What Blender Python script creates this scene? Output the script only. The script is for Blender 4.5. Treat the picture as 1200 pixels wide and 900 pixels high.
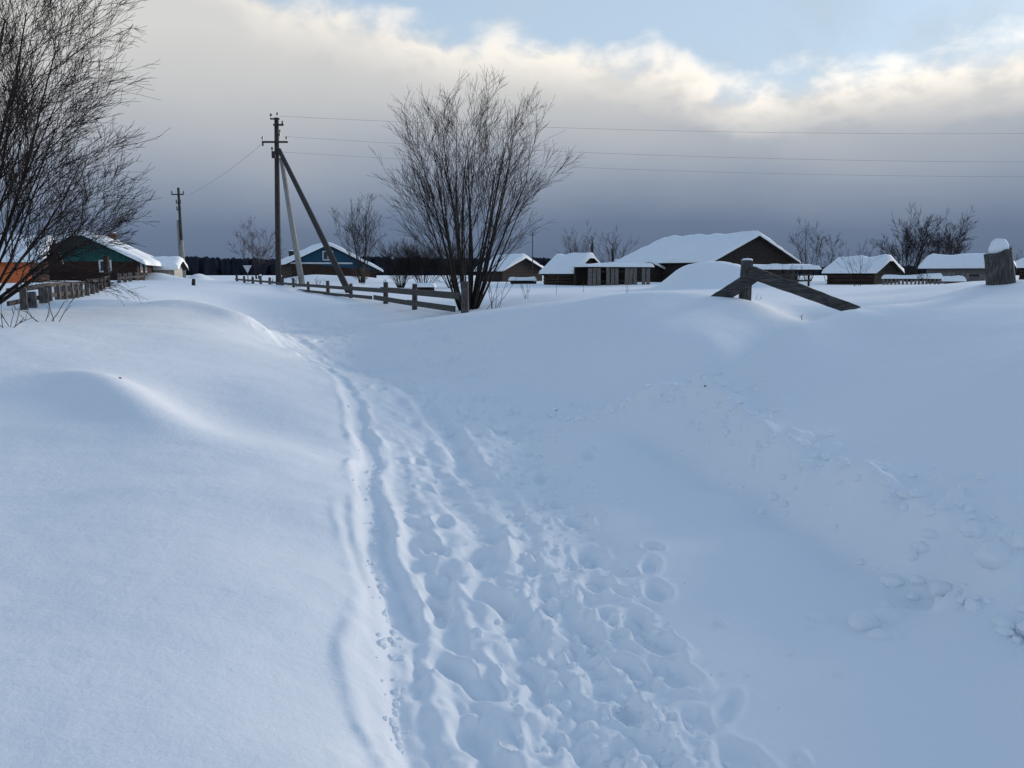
import bpy, math, random
import numpy as np
from mathutils import Vector, Matrix

R = math.radians
random.seed(7)
for o in list(bpy.data.objects):
    bpy.data.objects.remove(o, do_unlink=True)
sc = bpy.context.scene
col = sc.collection

# ------------------------------------------------------------------ camera
FPX = 942.0            # focal length in photo pixels (1200 wide)
EYE = 1.6
PITCH = math.atan((450 - 322) / FPX)
cd = bpy.data.cameras.new('camera')
cam = bpy.data.objects.new('camera', cd)
col.objects.link(cam)
cd.sensor_width = 36.0
cd.lens = 36.0 * FPX / 1200.0
cd.clip_start = 0.05
cd.clip_end = 6000
cam.location = (0, 0, EYE)
cam.rotation_euler = (math.pi / 2 - PITCH, 0, 0)
sc.camera = cam

# ------------------------------------------------------------------ world / sky
EXPO = 0.86
SUN_AZ, SUN_EL = 52.0, 9.5          # degrees right of the view direction, above the horizon
world = bpy.data.worlds.new('World')
sc.world = world
world.use_nodes = True
nt = world.node_tree
nt.nodes.clear()
N = nt.nodes.new
L = nt.links.new


def wmath(op, a, b=None, c=None, clamp=False):
    n = N('ShaderNodeMath')
    n.operation = op
    n.use_clamp = clamp
    for i, v in enumerate((a, b, c)):
        if v is None:
            continue
        if isinstance(v, (int, float)):
            n.inputs[i].default_value = v
        else:
            L(v, n.inputs[i])
    return n.outputs[0]


def wramp(fac, stops, interp='EASE'):
    n = N('ShaderNodeValToRGB')
    n.color_ramp.interpolation = interp
    els = n.color_ramp.elements
    while len(els) < len(stops):
        els.new(0.5)
    for e, (p, c) in zip(els, stops):
        e.position = p
        e.color = (c[0], c[1], c[2], 1) if not isinstance(c, (int, float)) else (c, c, c, 1)
    L(fac, n.inputs[0])
    return n.outputs[0]


def wnoise(vec, scale, detail, rough=0.55, dist=0.0):
    n = N('ShaderNodeTexNoise')
    n.inputs['Scale'].default_value = scale
    n.inputs['Detail'].default_value = detail
    n.inputs['Roughness'].default_value = rough
    n.inputs['Distortion'].default_value = dist
    L(vec, n.inputs['Vector'])
    return n.outputs[0]


sky = N('ShaderNodeTexSky')
sky.sky_type = 'NISHITA'
sky.sun_disc = False
sky.sun_elevation = R(SUN_EL)
sky.sun_rotation = R(SUN_AZ)
sky.air_density = 1.0
sky.dust_density = 0.8
sky.ozone_density = 3.0
bg_clear = N('ShaderNodeBackground')
bg_clear.inputs['Strength'].default_value = 0.15
L(sky.outputs[0], bg_clear.inputs['Color'])

tc = N('ShaderNodeTexCoord')
sep = N('ShaderNodeSeparateXYZ')
L(tc.outputs['Generated'], sep.inputs[0])
elev = wmath('MULTIPLY', wmath('ARCSINE', sep.outputs[2]), 57.29578)            # degrees
az = wmath('MULTIPLY', wmath('ARCTAN2', sep.outputs[0], sep.outputs[1]), 57.29578)
comb = N('ShaderNodeCombineXYZ')
L(sep.outputs[0], comb.inputs[0])
L(sep.outputs[1], comb.inputs[1])
L(wmath('MULTIPLY', sep.outputs[2], 1.7), comb.inputs[2])
vec = comb.outputs[0]
# upper edge of the cloud bank, degrees of elevation round the whole horizon
a01 = wmath('MULTIPLY_ADD', az, 1 / 360.0, 0.5)


def A(d):
    return d / 360.0 + 0.5


edge = wramp(a01, [(0.0, 0.36), (A(-110), 0.44), (A(-42), 0.62), (A(-24), 0.56), (A(-15), 0.445), (A(-3), 0.40), (A(9), 0.375),
                   (A(16), 0.315), (A(27), 0.335), (A(45), 0.345), (A(110), 0.36), (1.0, 0.36)])
edge = wmath('MULTIPLY', edge, 40.0)
n_big = wnoise(vec, 6.0, 2.0)
n_puff = wnoise(vec, 17.0, 7.0, 0.5, 0.15)
n_soft = wnoise(vec, 3.2, 4.0, 0.5)
off = wmath('ADD', wmath('MULTIPLY', wmath('SUBTRACT', n_big, 0.5), 1.6),
            wmath('MULTIPLY', wmath('SUBTRACT', n_puff, 0.5), 5.0))
depth = wmath('SUBTRACT', wmath('ADD', edge, off), elev)                       # degrees below the edge
mask_n = N('ShaderNodeMapRange')
mask_n.interpolation_type = 'SMOOTHSTEP'
L(depth, mask_n.inputs[0])
mask_n.inputs[1].default_value = -0.7
mask_n.inputs[2].default_value = 1.9
mask = mask_n.outputs[0]
# grey of the bank: dark slate at the horizon, pale above
e2 = wmath('ADD', elev, wmath('MULTIPLY', wmath('SUBTRACT', n_soft, 0.5), 4.5))
e01 = wmath('MULTIPLY', e2, 1 / 24.0, clamp=True)
body = wramp(e01, [(0.0, (.106, .15, .238)), (0.14, (.145, .195, .292)), (0.26, (.275, .325, .415)), (0.38, (.44, .47, .515)),
                   (0.50, (.58, .585, .59)), (0.62, (.67, .665, .65)), (1.0, (.66, .665, .67))], 'LINEAR')
# puffs near the edge catch the sun; more towards the sun's side
tow = wmath('MULTIPLY_ADD', az, 1 / 60.0, 0.55, clamp=True)
rimr = N('ShaderNodeMapRange')
rimr.interpolation_type = 'SMOOTHSTEP'
L(depth, rimr.inputs[0])
rimr.inputs[1].default_value = 4.6
rimr.inputs[2].default_value = 0.3
billow = wramp(n_puff, [(0.34, 0.25), (0.6, 1.0)])
rim = wmath('MULTIPLY', wmath('MULTIPLY', rimr.outputs[0], billow), wmath('MULTIPLY_ADD', tow, 0.75, 0.25))
mixr = N('ShaderNodeMix')
mixr.data_type = 'RGBA'
L(rim, mixr.inputs[0])
L(body, mixr.inputs[6])
mixr.inputs[7].default_value = (1.3, 1.2, 1.06, 1)
bg_cloud = N('ShaderNodeBackground')
L(mixr.outputs[2], bg_cloud.inputs['Color'])
bg_cloud.inputs['Strength'].default_value = 2 ** -EXPO
# thin high veil over the clear part
veil = wmath('MULTIPLY', wramp(wnoise(vec, 4.5, 5.0, 0.6, 0.8), [(0.42, 0.0), (0.75, 1.0)]), 0.14)
low = N('ShaderNodeMapRange')
low.interpolation_type = 'SMOOTHSTEP'
L(elev, low.inputs[0])
low.inputs[1].default_value = 55.0
low.inputs[2].default_value = 8.0
low.inputs[3].default_value = 0.22
low.inputs[4].default_value = 0.82
veil = wmath('ADD', veil, low.outputs[0], clamp=True)
bg_veil = N('ShaderNodeBackground')
bg_veil.inputs['Color'].default_value = (.275, .335, .395, 1)
mx1 = N('ShaderNodeMixShader')
L(veil, mx1.inputs[0])
L(bg_clear.outputs[0], mx1.inputs[1])
L(bg_veil.outputs[0], mx1.inputs[2])
mx2 = N('ShaderNodeMixShader')
L(mask, mx2.inputs[0])
L(mx1.outputs[0], mx2.inputs[1])
L(bg_cloud.outputs[0], mx2.inputs[2])
wo = N('ShaderNodeOutputWorld')
L(mx2.outputs[0], wo.inputs['Surface'])

# ------------------------------------------------------------------ sun
sd = bpy.data.lights.new('sun', 'SUN')
sun = bpy.data.objects.new('sun', sd)
col.objects.link(sun)
sd.energy = 1.4
sd.angle = R(14.0)
sd.color = (1.0, 0.86, 0.72)
sdir = Vector((math.sin(R(SUN_AZ)) * math.cos(R(SUN_EL)), math.cos(R(SUN_AZ)) * math.cos(R(SUN_EL)), math.sin(R(SUN_EL))))
sun.rotation_euler = sdir.to_track_quat('Z', 'Y').to_euler()
sun.location = (30, 20, 30)

sc.view_settings.view_transform = 'Standard'
sc.view_settings.look = 'None'
sc.view_settings.exposure = EXPO
sc.view_settings.gamma = 1.0
sc.view_settings.use_curve_mapping = False

# ------------------------------------------------------------------ helpers: projection, tags
CT, ST = math.cos(PITCH), math.sin(PITCH)


def ray(px, py):
    u = (px - 600) / FPX
    v = (py - 450) / FPX
    return Vector((u, CT - v * ST, -ST - v * CT))


def at(px, py, d):
    """the point at forward distance d that the photo shows at (px, py)"""
    r = ray(px, py)
    t = d / r.y
    return Vector((r.x * t, d, EYE + r.z * t))


def atz(px, py, z):
    r = ray(px, py)
    t = (z - EYE) / r.z
    return Vector((r.x * t, r.y * t, z))


def tag(o, label=None, cat=None, group=None, kind=None):
    if label: o['label'] = label
    if cat: o['category'] = cat
    if group: o['group'] = group
    if kind: o['kind'] = kind
    return o


def empty(name, loc=(0, 0, 0), rz=0.0):
    e = bpy.data.objects.new(name, None)
    e.empty_display_size = 0.2
    col.objects.link(e)
    e.location = loc
    e.rotation_euler = (0, 0, rz)
    return e


class MB:
    def __init__(s):
        s.v = []
        s.f = []

    def add(s, vs, fs):
        b = len(s.v)
        s.v += [tuple(p) for p in vs]
        s.f += [tuple(i + b for i in f) for f in fs]

    def box(s, x0, x1, y0, y1, z0, z1):
        s.add([(x0, y0, z0), (x1, y0, z0), (x1, y1, z0), (x0, y1, z0), (x0, y0, z1), (x1, y0, z1), (x1, y1, z1), (x0, y1, z1)],
              [(0, 3, 2, 1), (4, 5, 6, 7), (0, 1, 5, 4), (1, 2, 6, 5), (2, 3, 7, 6), (3, 0, 4, 7)])

    def beam(s, a, b, w, h, up=(0, 0, 1), jit=0.0, w1=None, h1=None):
        """rectangular bar from a to b; w across, h along 'up'"""
        a, b, up = Vector(a), Vector(b), Vector(up)
        t = (b - a).normalized()
        x = t.cross(up).normalized()
        y = x.cross(t).normalized()
        vs = []
        for p, ww, hh in ((a, w, h), (b, w1 or w, h1 or h)):
            for i, j in ((-1, -1), (1, -1), (1, 1), (-1, 1)):
                q = p + x * (i * ww / 2) + y * (j * hh / 2)
                q += Vector((random.uniform(-jit, jit), random.uniform(-jit, jit), random.uniform(-jit, jit)))
                vs.append(q)
        s.add(vs, [(0, 1, 2, 3)[::-1], (4, 5, 6, 7), (0, 1, 5, 4), (1, 2, 6, 5), (2, 3, 7, 6), (3, 0, 4, 7)])

    def tube(s, pts, rads, n=5, cap=True):
        m = len(pts)
        pts = [Vector(p) for p in pts]
        ref = Vector((0.31, 0.95, 0.1))
        b = len(s.v)
        for i, p in enumerate(pts):
            t = (pts[min(i + 1, m - 1)] - pts[max(i - 1, 0)])
            if t.length < 1e-9:
                t = Vector((0, 0, 1))
            t.normalize()
            r = ref if abs(t.dot(ref)) < 0.95 else Vector((1, 0, 0))
            x = t.cross(r).normalized()
            y = t.cross(x)
            for k in range(n):
                a = 2 * math.pi * k / n
                q = p + (x * math.cos(a) + y * math.sin(a)) * rads[i]
                s.v.append((q.x, q.y, q.z))
        for i in range(m - 1):
            for k in range(n):
                k2 = (k + 1) % n
                s.f.append((b + i * n + k, b + i * n + k2, b + (i + 1) * n + k2, b + (i + 1) * n + k))
        if cap:
            s.f.append(tuple(b + k for k in range(n))[::-1])
            s.f.append(tuple(b + (m - 1) * n + k for k in range(n)))

    def build(s, name, mat, parent=None, smooth=False, bevel=0.0):
        me = bpy.data.meshes.new(name)
        me.from_pydata(s.v, [], s.f)
        me.update()
        if smooth:
            me.polygons.foreach_set('use_smooth', [True] * len(me.polygons))
        me.materials.append(mat)
        o = bpy.data.objects.new(name, me)
        col.objects.link(o)
        if parent is not None:
            o.parent = parent
        if bevel > 0:
            md = o.modifiers.new('bevel', 'BEVEL')
            md.width = bevel
            md.segments = 2
        return o


# ------------------------------------------------------------------ materials
def new_mat(name):
    m = bpy.data.materials.new(name)
    m.use_nodes = True
    t = m.node_tree
    b = t.nodes['Principled BSDF']
    return m, t, b


def mnode(t, typ, **kw):
    n = t.nodes.new(typ)
    for k, v in kw.items():
        if k in n.inputs:
            n.inputs[k].default_value = v
        else:
            setattr(n, k, v)
    return n


def noise_mix_mat(name, c1, c2, scale=8.0, rough=0.85, stretch=(1, 1, 1), bump=0.0, bscale=None, detail=5, lo=.35, hi=.65, spec=.2, c3=None):
    m, t, b = new_mat(name)
    tcn = mnode(t, 'ShaderNodeTexCoord')
    mp = mnode(t, 'ShaderNodeMapping')
    mp.inputs['Scale'].default_value = stretch
    t.links.new(tcn.outputs['Object'], mp.inputs[0])
    nz = mnode(t, 'ShaderNodeTexNoise')
    nz.inputs['Scale'].default_value = scale
    nz.inputs['Detail'].default_value = detail
    t.links.new(mp.outputs[0], nz.inputs['Vector'])
    rp = mnode(t, 'ShaderNodeValToRGB')
    rp.color_ramp.elements[0].position = lo
    rp.color_ramp.elements[0].color = (*c1, 1)
    rp.color_ramp.elements[1].position = hi
    rp.color_ramp.elements[1].color = (*c2, 1)
    if c3:
        e = rp.color_ramp.elements.new((lo + hi) / 2)
        e.color = (*c3, 1)
    t.links.new(nz.outputs[0], rp.inputs[0])
    t.links.new(rp.outputs[0], b.inputs['Base Color'])
    b.inputs['Roughness'].default_value = rough
    b.inputs['Specular IOR Level'].default_value = spec
    if bump > 0:
        bp = mnode(t, 'ShaderNodeBump')
        bp.inputs['Strength'].default_value = bump
        bp.inputs['Distance'].default_value = 0.02
        t.links.new(nz.outputs[0], bp.inputs['Height'])
        t.links.new(bp.outputs[0], b.inputs['Normal'])
    return m


def snow_mat(name, grain=True):
    m, t, b = new_mat(name)
    tcn = mnode(t, 'ShaderNodeTexCoord')
    big = mnode(t, 'ShaderNodeTexNoise')
    big.inputs['Scale'].default_value = 0.35
    big.inputs['Detail'].default_value = 4
    t.links.new(tcn.outputs['Object'], big.inputs['Vector'])
    rp = mnode(t, 'ShaderNodeValToRGB')
    rp.color_ramp.elements[0].position = .3
    rp.color_ramp.elements[0].color = (.86, .905, .94, 1)
    rp.color_ramp.elements[1].position = .7
    rp.color_ramp.elements[1].color = (.91, .93, .95, 1)
    t.links.new(big.outputs[0], rp.inputs[0])
    t.links.new(rp.outputs[0], b.inputs['Base Color'])
    b.inputs['Roughness'].default_value = 0.75
    b.inputs['Specular IOR Level'].default_value = 0.25
    b.inputs['Subsurface Weight'].default_value = 0.0
    if grain:
        n1 = mnode(t, 'ShaderNodeTexNoise')
        n1.inputs['Scale'].default_value = 60.0
        n1.inputs['Detail'].default_value = 6
        n1.inputs['Roughness'].default_value = .7
        t.links.new(tcn.outputs['Object'], n1.inputs['Vector'])
        n2 = mnode(t, 'ShaderNodeTexNoise')
        n2.inputs['Scale'].default_value = 6.0
        n2.inputs['Detail'].default_value = 5
        t.links.new(tcn.outputs['Object'], n2.inputs['Vector'])
        b1 = mnode(t, 'ShaderNodeBump')
        b1.inputs['Strength'].default_value = .26
        b1.inputs['Distance'].default_value = .012
        t.links.new(n1.outputs[0], b1.inputs['Height'])
        b2 = mnode(t, 'ShaderNodeBump')
        b2.inputs['Strength'].default_value = .14
        b2.inputs['Distance'].default_value = .05
        t.links.new(n2.outputs[0], b2.inputs['Height'])
        n3 = mnode(t, 'ShaderNodeTexNoise')
        n3.inputs['Scale'].default_value = 19.0
        n3.inputs['Detail'].default_value = 3
        t.links.new(tcn.outputs['Object'], n3.inputs['Vector'])
        b3 = mnode(t, 'ShaderNodeBump')
        b3.inputs['Strength'].default_value = .10
        b3.inputs['Distance'].default_value = .03
        t.links.new(n3.outputs[0], b3.inputs['Height'])
        t.links.new(b1.outputs[0], b3.inputs['Normal'])
        t.links.new(b3.outputs[0], b2.inputs['Normal'])
        t.links.new(b2.outputs[0], b.inputs['Normal'])
    return m


M = {}
M['snow'] = snow_mat('snow')
M['snow_roof'] = snow_mat('snow_roof')
M['bark'] = noise_mix_mat('bark', (.011, .010, .010), (.032, .028, .027), 14, .9, (1, 1, .3))
M['twig'] = noise_mix_mat('twig', (.014, .011, .012), (.03, .024, .024), 3, .9)
M['twig_pale'] = noise_mix_mat('twig_pale', (.05, .04, .042), (.09, .075, .075), 3, .9)
M['weed'] = noise_mix_mat('weed', (.06, .045, .03), (.12, .09, .06), 9, .9)
M['wood_dark'] = noise_mix_mat('wood_dark', (.016, .013, .012), (.055, .044, .037), 5, .9, (1, 1, 6), .5)
M['wood_board'] = noise_mix_mat('wood_board', (.02, .016, .015), (.06, .048, .042), 4, .9, (.6, .6, 9), .5)
M['wood_grey'] = noise_mix_mat('wood_grey', (.08, .072, .07), (.24, .22, .205), 9, .9, (5, 5, .8), .7, c3=(.15, .135, .125))
M['wood_greyh'] = noise_mix_mat('wood_greyh', (.04, .037, .036), (.12, .11, .105), 8, .9, (1.2, 1.2, 9), .7, c3=(.075, .07, .067))
M['wood_plank'] = noise_mix_mat('wood_plank', (.025, .024, .025), (.13, .122, .12), 7, .9, (1.0, 1.0, 14), 1.0, c3=(.07, .066, .065))
M['wood_post'] = noise_mix_mat('wood_post', (.045, .042, .042), (.14, .132, .128), 9, .9, (7, 7, .7), .9, c3=(.08, .075, .073))
M['log_wall'] = noise_mix_mat('log_wall', (.022, .016, .014), (.065, .042, .032), 2.4, .9, (.7, .7, 7), .8)
M['log_red'] = noise_mix_mat('log_red', (.026, .016, .014), (.06, .034, .028), 2.4, .9, (.7, .7, 7), .8)
M['orange'] = noise_mix_mat('orange', (.62, .15, .05), (.76, .22, .085), 3, .8, (1, 1, 4), .3)
M['green'] = noise_mix_mat('green', (.016, .07, .068), (.028, .11, .10), 3, .8, (4, 4, .5), .3)
M['green_pale'] = noise_mix_mat('green_pale', (.14, .27, .27), (.2, .33, .33), 3, .8)
M['blue'] = noise_mix_mat('blue', (.014, .06, .11), (.025, .09, .15), 3, .8, (6, 6, .5), .3)
M['white_paint'] = noise_mix_mat('white_paint', (.5, .52, .54), (.68, .69, .7), 4, .7)
M['glass'], _t, _b = new_mat('glass')
_b.inputs['Base Color'].default_value = (.05, .06, .075, 1)
_b.inputs['Roughness'].default_value = .12
M['brick'] = noise_mix_mat('brick', (.10, .055, .045), (.2, .12, .10), 12, .9)
M['chim_dark'] = noise_mix_mat('chim_dark', (.02, .02, .022), (.05, .048, .05), 8, .8)
M['plaster'] = noise_mix_mat('plaster', (.36, .35, .32), (.5, .48, .44), 5, .9, (1, 1, 1), .3)
M['concrete'] = noise_mix_mat('concrete', (.22, .215, .2), (.36, .35, .33), 6, .9, (3, 3, .6), .3)
M['pole_wood'] = noise_mix_mat('pole_wood', (.03, .028, .027), (.085, .077, .072), 10, .9, (5, 5, .4), .6)
M['metal'] = noise_mix_mat('metal', (.03, .03, .033), (.06, .058, .06), 12, .6)
M['insulator'] = noise_mix_mat('insulator', (.05, .045, .045), (.12, .11, .11), 20, .3, spec=.5)
M['wire'] = noise_mix_mat('wire', (.16, .16, .17), (.22, .22, .23), 1, .5)
M['sign_back'] = noise_mix_mat('sign_back', (.48, .48, .48), (.6, .6, .6), 5, .5)
M['sheet'] = noise_mix_mat('sheet', (.12, .16, .2), (.22, .27, .32), 4, .5)
M['forest'] = noise_mix_mat('forest', (.018, .022, .032), (.03, .036, .048), .05, 1.0, spec=.0)
M['debris'] = noise_mix_mat('debris', (.02, .015, .012), (.05, .04, .03), 30, .9)


# ------------------------------------------------------------------ numpy noise
def _hash(ix, iy, seed):
    h = (ix.astype(np.int64) * 374761393 + iy.astype(np.int64) * 668265263 + seed * 974711) & 0x7fffffff
    h = ((h ^ (h >> 13)) * 1274126177) & 0x7fffffff
    h = h ^ (h >> 16)
    return (h & 0xffff) / 65535.0


def vnoise(x, y, seed=0):
    ix = np.floor(x)
    iy = np.floor(y)
    fx = x - ix
    fy = y - iy
    fx = fx * fx * fx * (fx * (fx * 6 - 15) + 10)
    fy = fy * fy * fy * (fy * (fy * 6 - 15) + 10)
    a = _hash(ix, iy, seed)
    b = _hash(ix + 1, iy, seed)
    c = _hash(ix, iy + 1, seed)
    d = _hash(ix + 1, iy + 1, seed)
    return (a + (b - a) * fx) * (1 - fy) + (c + (d - c) * fx) * fy - 0.5


def fbm(x, y, octv=4, seed=0, gain=.5):
    s = 0
    amp = 1
    for i in range(octv):
        s = s + amp * vnoise(x * 2 ** i + 17.3 * i, y * 2 ** i - 9.1 * i, seed + i)
        amp *= gain
    return s


def sstep(x, a, b):
    t = np.clip((x - a) / (b - a), 0, 1)
    return t * t * (3 - 2 * t)


# ------------------------------------------------------------------ terrain: control points read off the place
CP = []          # world x, y, z


def cz(px, py, z):
    p = atz(px, py, z)
    CP.append((p.x, p.y, p.z))


def cdp(px, py, d):
    p = at(px, py, d)
    CP.append((p.x, p.y, p.z))


for a in [(-150, 900, .32), (0, 900, .30), (200, 900, .28), (380, 900, .22), (0, 700, .33), (200, 700, .32), (360, 700, .24),
          (-200, 600, .38), (0, 600, .35), (200, 600, .34), (370, 600, .26), (0, 520, .42), (200, 545, .38), (360, 530, .30),
          (0, 460, .62), (-150, 450, .68), (100, 448, .66), (210, 505, .43), (270, 478, .44), (340, 450, .46), (390, 470, .32),
          (0, 405, .84), (150, 405, .76), (290, 405, .66), (200, 372, .92), (290, 377, .78), (100, 352, 1.1), (0, 385, .95),
          # road
          (620, 900, 0), (500, 900, .03), (600, 700, 0), (480, 700, .03), (570, 600, 0), (460, 560, .04), (500, 500, .05), (580, 470, .08),
          (450, 430, .2), (380, 400, .4), (330, 375, .6), (270, 350, .85), (230, 336, 1.1),
          # open flat to the right of the road, near
          (1000, 800, .02), (1200, 800, .05), (800, 700, 0), (1200, 900, .03), (900, 650, .03), (720, 600, .0), (700, 520, .04), (720, 492, .1),
          # ploughed bank on the right: foot, cut edge, then a gentle rise
          (720, 496, .06), (780, 516, .05), (850, 552, .05), (930, 598, .05), (1010, 640, .05), (1100, 676, .05), (1210, 716, .06),
          (760, 470, .27), (800, 466, .34), (830, 456, .46), (850, 476, .36), (880, 502, .33), (920, 530, .31), (1000, 570, .30), (1100, 612, .30), (1205, 655, .30),
          (900, 425, .72), (920, 395, .93), (880, 460, .50), (940, 470, .50), (1000, 500, .46), (1000, 450, .64), (1000, 400, .92), (1000, 372, 1.12), (1100, 350, 1.27),
          (1100, 540, .46), (1100, 480, .62), (1100, 420, .86), (1200, 560, .50), (1200, 500, .66), (1200, 420, .96), (1200, 370, 1.2),
          (1200, 334, 1.45), (1350, 500, .8), (1400, 400, 1.15), (1500, 340, 1.45), (1400, 700, .4),
          # mound in the middle: foot and face
          (600, 462, .1), (700, 464, .14), (650, 420, .47), (560, 420, .38), (750, 402, .74), (840, 402, .76), (800, 385, .9), (700, 385, .86), (868, 375, .98),
          (520, 395, .5), (450, 385, .55)]:
    cz(*a)
for a in [(545, 366, 18.6), (600, 364, 15), (500, 372, 20.5), (452, 362, 24), (412, 351, 28.3), (363, 344, 35.6), (300, 333, 55),
          (700, 357, 12.9), (800, 348, 12.7), (850, 349, 12.4), (880, 354, 12.0), (900, 372, 11.3), (925, 386, 10.6), (950, 377, 12), (985, 366, 12.2),
          (1000, 350, 16), (1060, 343, 18), (1120, 336, 17),
          (640, 345, 24), (740, 343, 25), (900, 345, 22), (640, 338, 42), (760, 337, 40), (880, 335, 45), (1000, 334, 40), (1100, 332, 38), (1250, 331, 30),
          (640, 333, 58), (760, 333, 58), (1000, 331, 58),
          (60, 360, 15.5), (125, 338, 27), (170, 328, 42), (-60, 365, 13), (30, 331, 40), (-150, 340, 30), (230, 327, 58), (100, 328, 60)]:
    cdp(*a)
CP += [(2.2, 9.15, .27), (1.7, 9.0, .16), (2.85, 9.6, .48), (3.3, 10.2, .70), (0, -4, 0), (3.5, -3, .35), (-4, -3, .35), (6, 0, 1.0), (4, 1, .45), (-8, 2, .5), (-14, 8, .9), (10, 6, 1.4), (14, 12, 1.5), (1.5, -1, .0), (-1.5, 0, .18)]
CP = np.array(CP)


def warp(x, y):
    yy = np.maximum(y, -5.0) + 7.0
    return x / yy * 2.4, np.log(yy) * 2.4


_cs, _ct = warp(CP[:, 0], CP[:, 1])


def _phi(r2):
    return 0.5 * r2 * np.log(r2 + 1e-12)


_n = len(CP)
_K = _phi((_cs[:, None] - _cs[None]) ** 2 + (_ct[:, None] - _ct[None]) ** 2) + np.eye(_n) * 0.0004
_Pm = np.stack([np.ones(_n), _cs, _ct], 1)
_Am = np.block([[_K, _Pm], [_Pm.T, np.zeros((3, 3))]])
_w = np.linalg.solve(_Am, np.concatenate([CP[:, 2], np.zeros(3)]))


def base_h(x, y):
    s, t = warp(x, y)
    out = np.full(x.shape, _w[_n]) + _w[_n + 1] * s + _w[_n + 2] * t
    for i in range(_n):
        out += _w[i] * _phi((s - _cs[i]) ** 2 + (t - _ct[i]) ** 2)
    out = np.clip(out, -0.2, 2.2)
    d = np.hypot(x, y)
    lim = np.maximum(np.abs(x) - 1.2 * np.maximum(y, 0) - 6, 0)
    k = np.maximum(sstep(d, 45, 80), sstep(lim, 2, 14))
    far = 1.0 + 0.15 * fbm(x / 60, y / 60, 3, 5)
    return out * (1 - k) + far * k


def seg_dist(x, y, pts):
    """distance to a polyline and signed side (+ = left of travel), and parameter"""
    best = np.full(x.shape, 1e9)
    side = np.zeros(x.shape)
    par = np.zeros(x.shape)
    nseg = len(pts) - 1
    for i in range(nseg):
        ax, ay = pts[i][:2]
        bx, by = pts[i + 1][:2]
        dx, dy = bx - ax, by - ay
        l2 = dx * dx + dy * dy
        t = np.clip(((x - ax) * dx + (y - ay) * dy) / l2, 0, 1)
        ex, ey = x - ax - t * dx, y - ay - t * dy
        d = np.hypot(ex, ey)
        m = d < best
        best = np.where(m, d, best)
        side = np.where(m, np.sign(dx * ey - dy * ex), side)
        par = np.where(m, (i + t) / nseg, par)
    return best, side, par


def pl(pts, z=0.05):
    return [tuple(atz(px, py, z if len(q) == 0 else q[0])[:2]) for px, py, *q in pts]


def smooth_pl(pts, n=2):
    for _ in range(n):
        out = [pts[0]]
        for a, b in zip(pts[:-1], pts[1:]):
            out += [(a[0] * .75 + b[0] * .25, a[1] * .75 + b[1] * .25), (a[0] * .25 + b[0] * .75, a[1] * .25 + b[1] * .75)]
        out.append(pts[-1])
        pts = out
    return pts


# the edge between the untouched field on the left and the beaten road
ROAD_EDGE = smooth_pl(pl([(480, 980, .1), (452, 900, .12), (425, 760, .13), (412, 640, .14), (410, 560, .14), (404, 480, .2), (368, 430, .32),
                          (325, 402, .5), (285, 374, .72), (235, 345, .98)]))
TRACKS = [(smooth_pl(pl([(515, 960), (500, 890), (468, 760), (444, 640), (430, 560), (416, 490, .12), (398, 460, .16), (372, 430, .28), (335, 402, .46), (298, 376, .68), (262, 356, .84), (232, 342, 1.0)]), 3), .034, .075),
          (smooth_pl(pl([(560, 560, .04), (520, 500, .06), (470, 455, .12), (420, 423, .26), (370, 395, .48), (320, 370, .68), (280, 353, .85), (245, 342, 1.0)]), 3), .06, .12),
          (smooth_pl(pl([(480, 960), (462, 880), (440, 760), (422, 660), (414, 600, .12)]), 3), .024, .06),
          (smooth_pl(pl([(590, 960), (560, 870), (525, 760), (495, 650), (470, 560), (448, 500, .08)]), 3), .03, .07),
          (smooth_pl(pl([(730, 930), (670, 830), (612, 730), (572, 650), (540, 590), (510, 535), (480, 490)]), 3), .034, .085),
          (smooth_pl(pl([(810, 960), (760, 870), (700, 780), (650, 700), (612, 620), (585, 555), (560, 505)]), 3), .028, .075)]
BERM = smooth_pl(pl([(640, 472, .14), (720, 468, .22), (790, 467, .32), (840, 468, .38), (880, 502, .33), (920, 530, .31), (1000, 570, .30), (1100, 612, .30), (1205, 655, .30), (1330, 720, .28)]))
FOOT = smooth_pl(pl([(650, 490, .06), (720, 500, .05), (780, 518, .05), (850, 554, .05), (930, 600, .05), (1010, 642, .05), (1100, 678, .05), (1210, 718, .06), (1330, 790, .06)]))
TRENCH = smooth_pl(pl([(600, 480), (620, 520), (655, 570), (690, 620), (700, 660)]))

rng = random.Random(21)
PRINTS = []      # x, y, heading, length, width, depth
for px, py, l, w, dp in [(520, 625, .27, .15, .05), (508, 655, .28, .15, .05), (515, 690, .3, .16, .06), (525, 780, .33, .17, .06), (512, 712, .28, .15, .055),
                         (575, 700, .42, .22, .075), (608, 775, .34, .2, .06), (548, 560, .26, .15, .04), (500, 570, .26, .14, .04), (490, 540, .25, .14, .04),
                         (632, 540, .4, .2, .07), (650, 570, .4, .2, .07), (672, 600, .36, .2, .07), (690, 640, .36, .2, .06), (640, 510, .34, .18, .06), (688, 530, .36, .18, .06),
                         (700, 680, .32, .17, .05), (745, 722, .3, .16, .05), (768, 745, .32, .18, .06), (790, 780, .34, .18, .05), (735, 770, .26, .14, .05), (740, 825, .26, .13, .05),
                         (640, 860, .3, .16, .04), (560, 860, .3, .16, .04), (690, 880, .3, .15, .05), (770, 690, .28, .15, .05), (540, 520, .28, .15, .04), (580, 500, .3, .16, .05), (605, 480, .3, .15, .04),
                         (765, 640, .2, .12, .03), (640, 690, .24, .12, .03), (560, 800, .3, .14, .04), (480, 610, .22, .12, .04)]:
    p = atz(px, py, 0.02)
    ang = math.atan2(p.y, p.x - 1.5) + rng.uniform(-.3, .3)
    PRINTS.append((p.x, p.y, ang, l * .9, w * .9, dp))
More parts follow.
